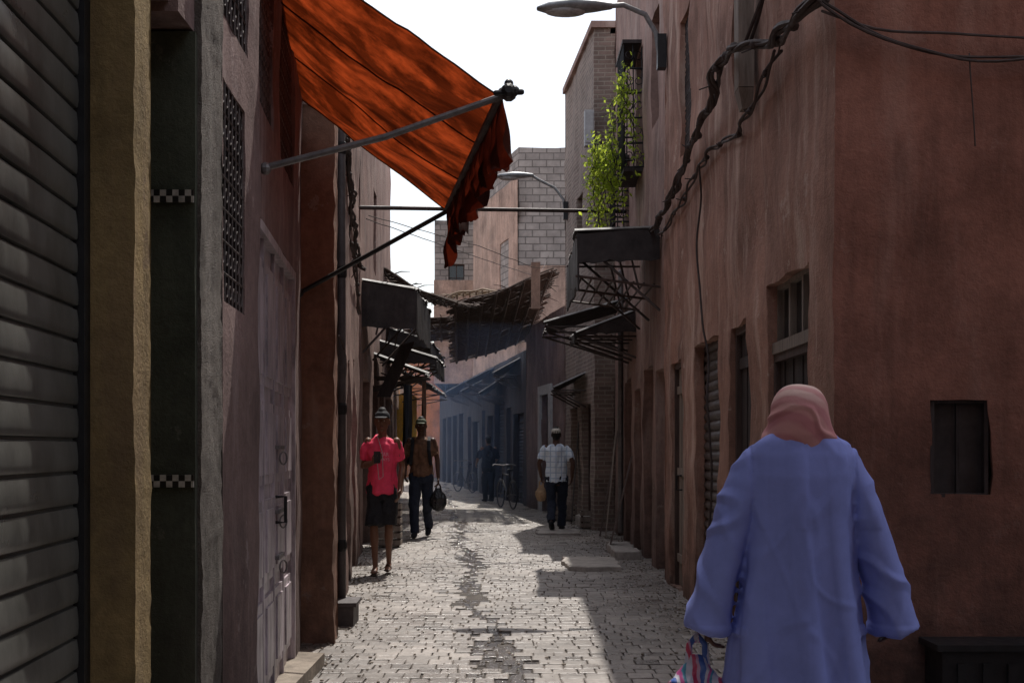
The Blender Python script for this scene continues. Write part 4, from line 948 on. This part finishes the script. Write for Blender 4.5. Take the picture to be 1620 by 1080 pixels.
t,W=person('person in long lavender robe and pink headscarf carrying bag',(1.09,4.8,.02),0.0,1.60,
 dict(rs=(.17,-.01,1.40),ls=(-.17,-.01,1.40),re=(.29,.01,1.10),rw=(.40,.05,.845),rhd=(.05,.05,-1),rcurl=.6,le=(-.27,.01,1.10),lw=(-.37,.06,.80),lhd=(-.02,.02,-1),lcurl=1.0,lpn=(1,.1,0),rk=(.09,.10,.50),ra=(.09,.16,.1),lk=(-.09,.0,.50),la=(-.09,-.1,.12),headfwd=.02),
 dict(skin='skin_dark',shoe='sandal'),vox=.0065)
ox,oy=1.09,4.8
m=MB()
m.tube([(ox,oy+.02,.10),(ox,oy+.02,.45),(ox,oy+.01,.70),(ox,oy,.95),(ox,oy-.005,1.15),(ox,oy-.01,1.30),(ox,oy-.01,1.375),(ox,oy-.008,1.415),(ox,oy-.003,1.44),(ox,oy,1.450)],
  [(.31,.22),(.285,.20),(.248,.175),(.212,.16),(.205,.15),(.218,.14),(.218,.125),(.190,.112),(.145,.10),(.112,.095)],44,cap='flat')
for sx,ex,zz in((-1,-.345,.72),(1,.378,.72)):
    A0=Vector((ox+sx*.175,oy-.005,1.345)); A1=Vector((ox+ex,oy+.045,zz))
    k=[(0,.062,.075),(.12,.068,.09),(.3,.072,.10),(.5,.072,.11),(.7,.074,.12),(.88,.080,.13),(1,.086,.135)]
    m.tube([A0.lerp(A1,q[0])+Vector((sx*.014*math.sin(q[0]*math.pi),0,0)) for q in k],[(q[1],q[2]) for q in k],28,side=(1,0,0),cap='round',pocket=True)
def rf(c):
    x,y,z=c.x-ox,c.y-oy,c.z
    arm=min(1,max(0,(abs(x)-.2)/.08)) if z>.7 else 0
    k=.20+1.1*max(0,(1.25-z)); ang=math.atan2(y,x)
    w_=math.sin(ang*7+2.6*noise.noise(Vector((x*3,y*3,z*1.2)))+z*.8)
    a=.017*k*(abs(w_)**.6*(1 if w_>0 else -1))*(1-arm)
    b_=.009*noise.noise(Vector((x*7+z*2,y*6,z*2.2)))
    def rdg(q): return max(0,(1-abs(noise.noise(q))*3.2)-.35)
    sgn=1 if x>0 else -1
    cr=.015*rdg(Vector((x*4+z*5*sgn,y*4,z*3-x*3*sgn)))*(.4+.9*arm)+.014*rdg(Vector((x*6-z*2.5*sgn,y*3,z*2+7)))*(.8 if z>1.1 else .45)
    hemr=.004 if z<.735 and arm>0 else 0
    seam=-.004 if abs(abs(x)-.195)<.006 and z>1.15 else 0
    return a+b_+cr+hemr+seam
robe=mesh_obj('robe',remeshed(m,.0075,4,rf),'robe',t,smooth=3.2)
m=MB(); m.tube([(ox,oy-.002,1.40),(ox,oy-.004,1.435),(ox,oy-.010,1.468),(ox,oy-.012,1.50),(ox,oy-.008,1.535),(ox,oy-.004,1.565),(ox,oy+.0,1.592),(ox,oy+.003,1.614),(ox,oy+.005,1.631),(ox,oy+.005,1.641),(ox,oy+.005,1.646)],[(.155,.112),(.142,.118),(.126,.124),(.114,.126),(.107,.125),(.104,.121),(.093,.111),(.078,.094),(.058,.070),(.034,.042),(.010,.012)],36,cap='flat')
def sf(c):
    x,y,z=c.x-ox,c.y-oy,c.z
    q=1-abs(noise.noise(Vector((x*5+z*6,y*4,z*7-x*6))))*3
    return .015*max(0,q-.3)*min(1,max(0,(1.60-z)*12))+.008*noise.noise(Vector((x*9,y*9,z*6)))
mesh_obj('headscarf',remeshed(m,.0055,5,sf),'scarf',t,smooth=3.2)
carrybag((ox-.378,oy+.06,.69),.225,.22,.14,'stripebag','striped pink, blue and white plastic carrier bag')
# ================================================================= BICYCLES
def bike(loc,yaw,label):
    t=thing('bicycle',loc,label,'bicycle','bicycles by the shuttered shops'); cy,sy=math.cos(yaw),math.sin(yaw); L=Vector(loc)
    def fin(mb): mb.v=[Vector((v[0]*cy-v[1]*sy,v[0]*sy+v[1]*cy,v[2]))+L for v in mb.v]; return mb
    for y in(-.52,.54):
        m=MB(); m.torus((0,y,.34),(1,0,0),.325,.018,28,6)
        w=part('wheel',fin(m),'iron',t,smooth=1)
        m=MB(); m.torus((0,y,.34),(1,0,0),.30,.008,28,4)
        for k in range(14):
            a=2*math.pi*k/14; m.tube([(0,y,.34),(0,y+.3*math.cos(a),.34+.3*math.sin(a))],.002,3,cap='flat')
        m.tube([(-.04,y,.34),(.04,y,.34)],.02,8,side=(0,1,0)); part('rim',fin(m),'steel',w)
    m=MB(); bb=(0,-.05,.29); st=(0,-.22,.78); hd=(0,.36,.80); hb=(0,.40,.68)
    for a,b in((bb,st),(st,hd),(bb,hb),(hd,hb),(bb,(0,-.52,.34)),(st,(0,-.52,.34)),(hb,(0,.54,.34))): m.tube([a,b],.018,8,side=(1,0,0))
    part('frame',fin(m),'iron',t)
    m=MB(); m.tube([(-.28,.22,1.0),(-.22,.32,1.02),(0,.36,1.0),(.22,.32,1.02),(.28,.22,1.0)],.013,8,side=(0,0,1)); m.tube([(0,.36,.8),(0,.35,1.0)],.013,8); part('handlebar',fin(m),'steel',t)
    m=MB(); m.tube([(0,-.34,.90),(0,-.22,.9),(0,-.08,.9)],[(.08,.03),(.06,.03),(.02,.02)],10); m.tube([(0,-.22,.75),(0,-.23,.89)],.013,8); part('saddle',fin(m),'black',t)
    m=MB(); m.torus((.05,-.05,.29),(1,0,0),.09,.008,16,4); m.tube([(.06,-.05,.29),(.06,.05,.16)],.01,6); m.tube([(-.06,-.05,.29),(-.06,-.15,.42)],.01,6); part('pedal_crank',fin(m),'steel',t)
bike((-.12,29.4,.02),.28,'black bicycle leaning outside a smoky doorway')
bike((-1.5,40.5,.02),.5,'dark bicycle parked by blue shutters')
# ================================================================= SMOKE
mb=MB(); mb.box(-3.2,1.2,24.5,46,.0,3.9)
m=bpy.data.materials.new('blue_cooking_smoke'); m.use_nodes=True; nt=m.node_tree; nt.nodes.clear()
ou=nt.nodes.new('ShaderNodeOutputMaterial'); vs=nt.nodes.new('ShaderNodeVolumeScatter'); vs.inputs['Color'].default_value=(.38,.57,1,1); vs.inputs['Density'].default_value=.009; vs.inputs['Anisotropy'].default_value=.2
nt.links.new(vs.outputs[0],ou.inputs['Volume']); M['smoke']=m
o=part('smoke',mb,'smoke'); o['kind']='stuff'; o['label']='thin blue smoke drifting through the lane'
# ================================================================= LIGHT
az,el=math.radians(12),math.radians(60)
d=Vector((math.sin(az)*math.cos(el),math.cos(az)*math.cos(el),math.sin(el)))
sl=bpy.data.lights.new('sun','SUN'); sl.energy=4.9; sl.angle=math.radians(.5); sl.color=(1,.95,.88)
so=bpy.data.objects.new('sun',sl); COL.objects.link(so); so.location=d*50; so.rotation_euler=(-d).to_track_quat('-Z','Y').to_euler()
w=bpy.data.worlds.new('World'); scene.world=w; w.use_nodes=True; nt=w.node_tree
bg=nt.nodes['Background']; sk=nt.nodes.new('ShaderNodeTexSky'); sk.sky_type='NISHITA'; sk.sun_disc=False; sk.sun_elevation=el; sk.sun_rotation=az; sk.dust_density=3; sk.air_density=1.2
nt.links.new(sk.outputs[0],bg.inputs[0]); bg.inputs[1].default_value=.09
b2=nt.nodes.new('ShaderNodeBackground'); b2.inputs[0].default_value=(.95,.96,1,1); b2.inputs[1].default_value=.68
ad=nt.nodes.new('ShaderNodeAddShader'); nt.links.new(bg.outputs[0],ad.inputs[0]); nt.links.new(b2.outputs[0],ad.inputs[1]); nt.links.new(ad.outputs[0],nt.nodes['World Output'].inputs[0])
# ================================================================= CAMERA
cd=bpy.data.cameras.new('camera'); cam=bpy.data.objects.new('camera',cd); COL.objects.link(cam)
cam.location=(0,0,1.4); cam.rotation_euler=(math.radians(90),0,0); cd.sensor_width=36; cd.lens=44.44; cd.shift_y=.105; cd.clip_end=500; cd.clip_start=.05
scene.camera=cam
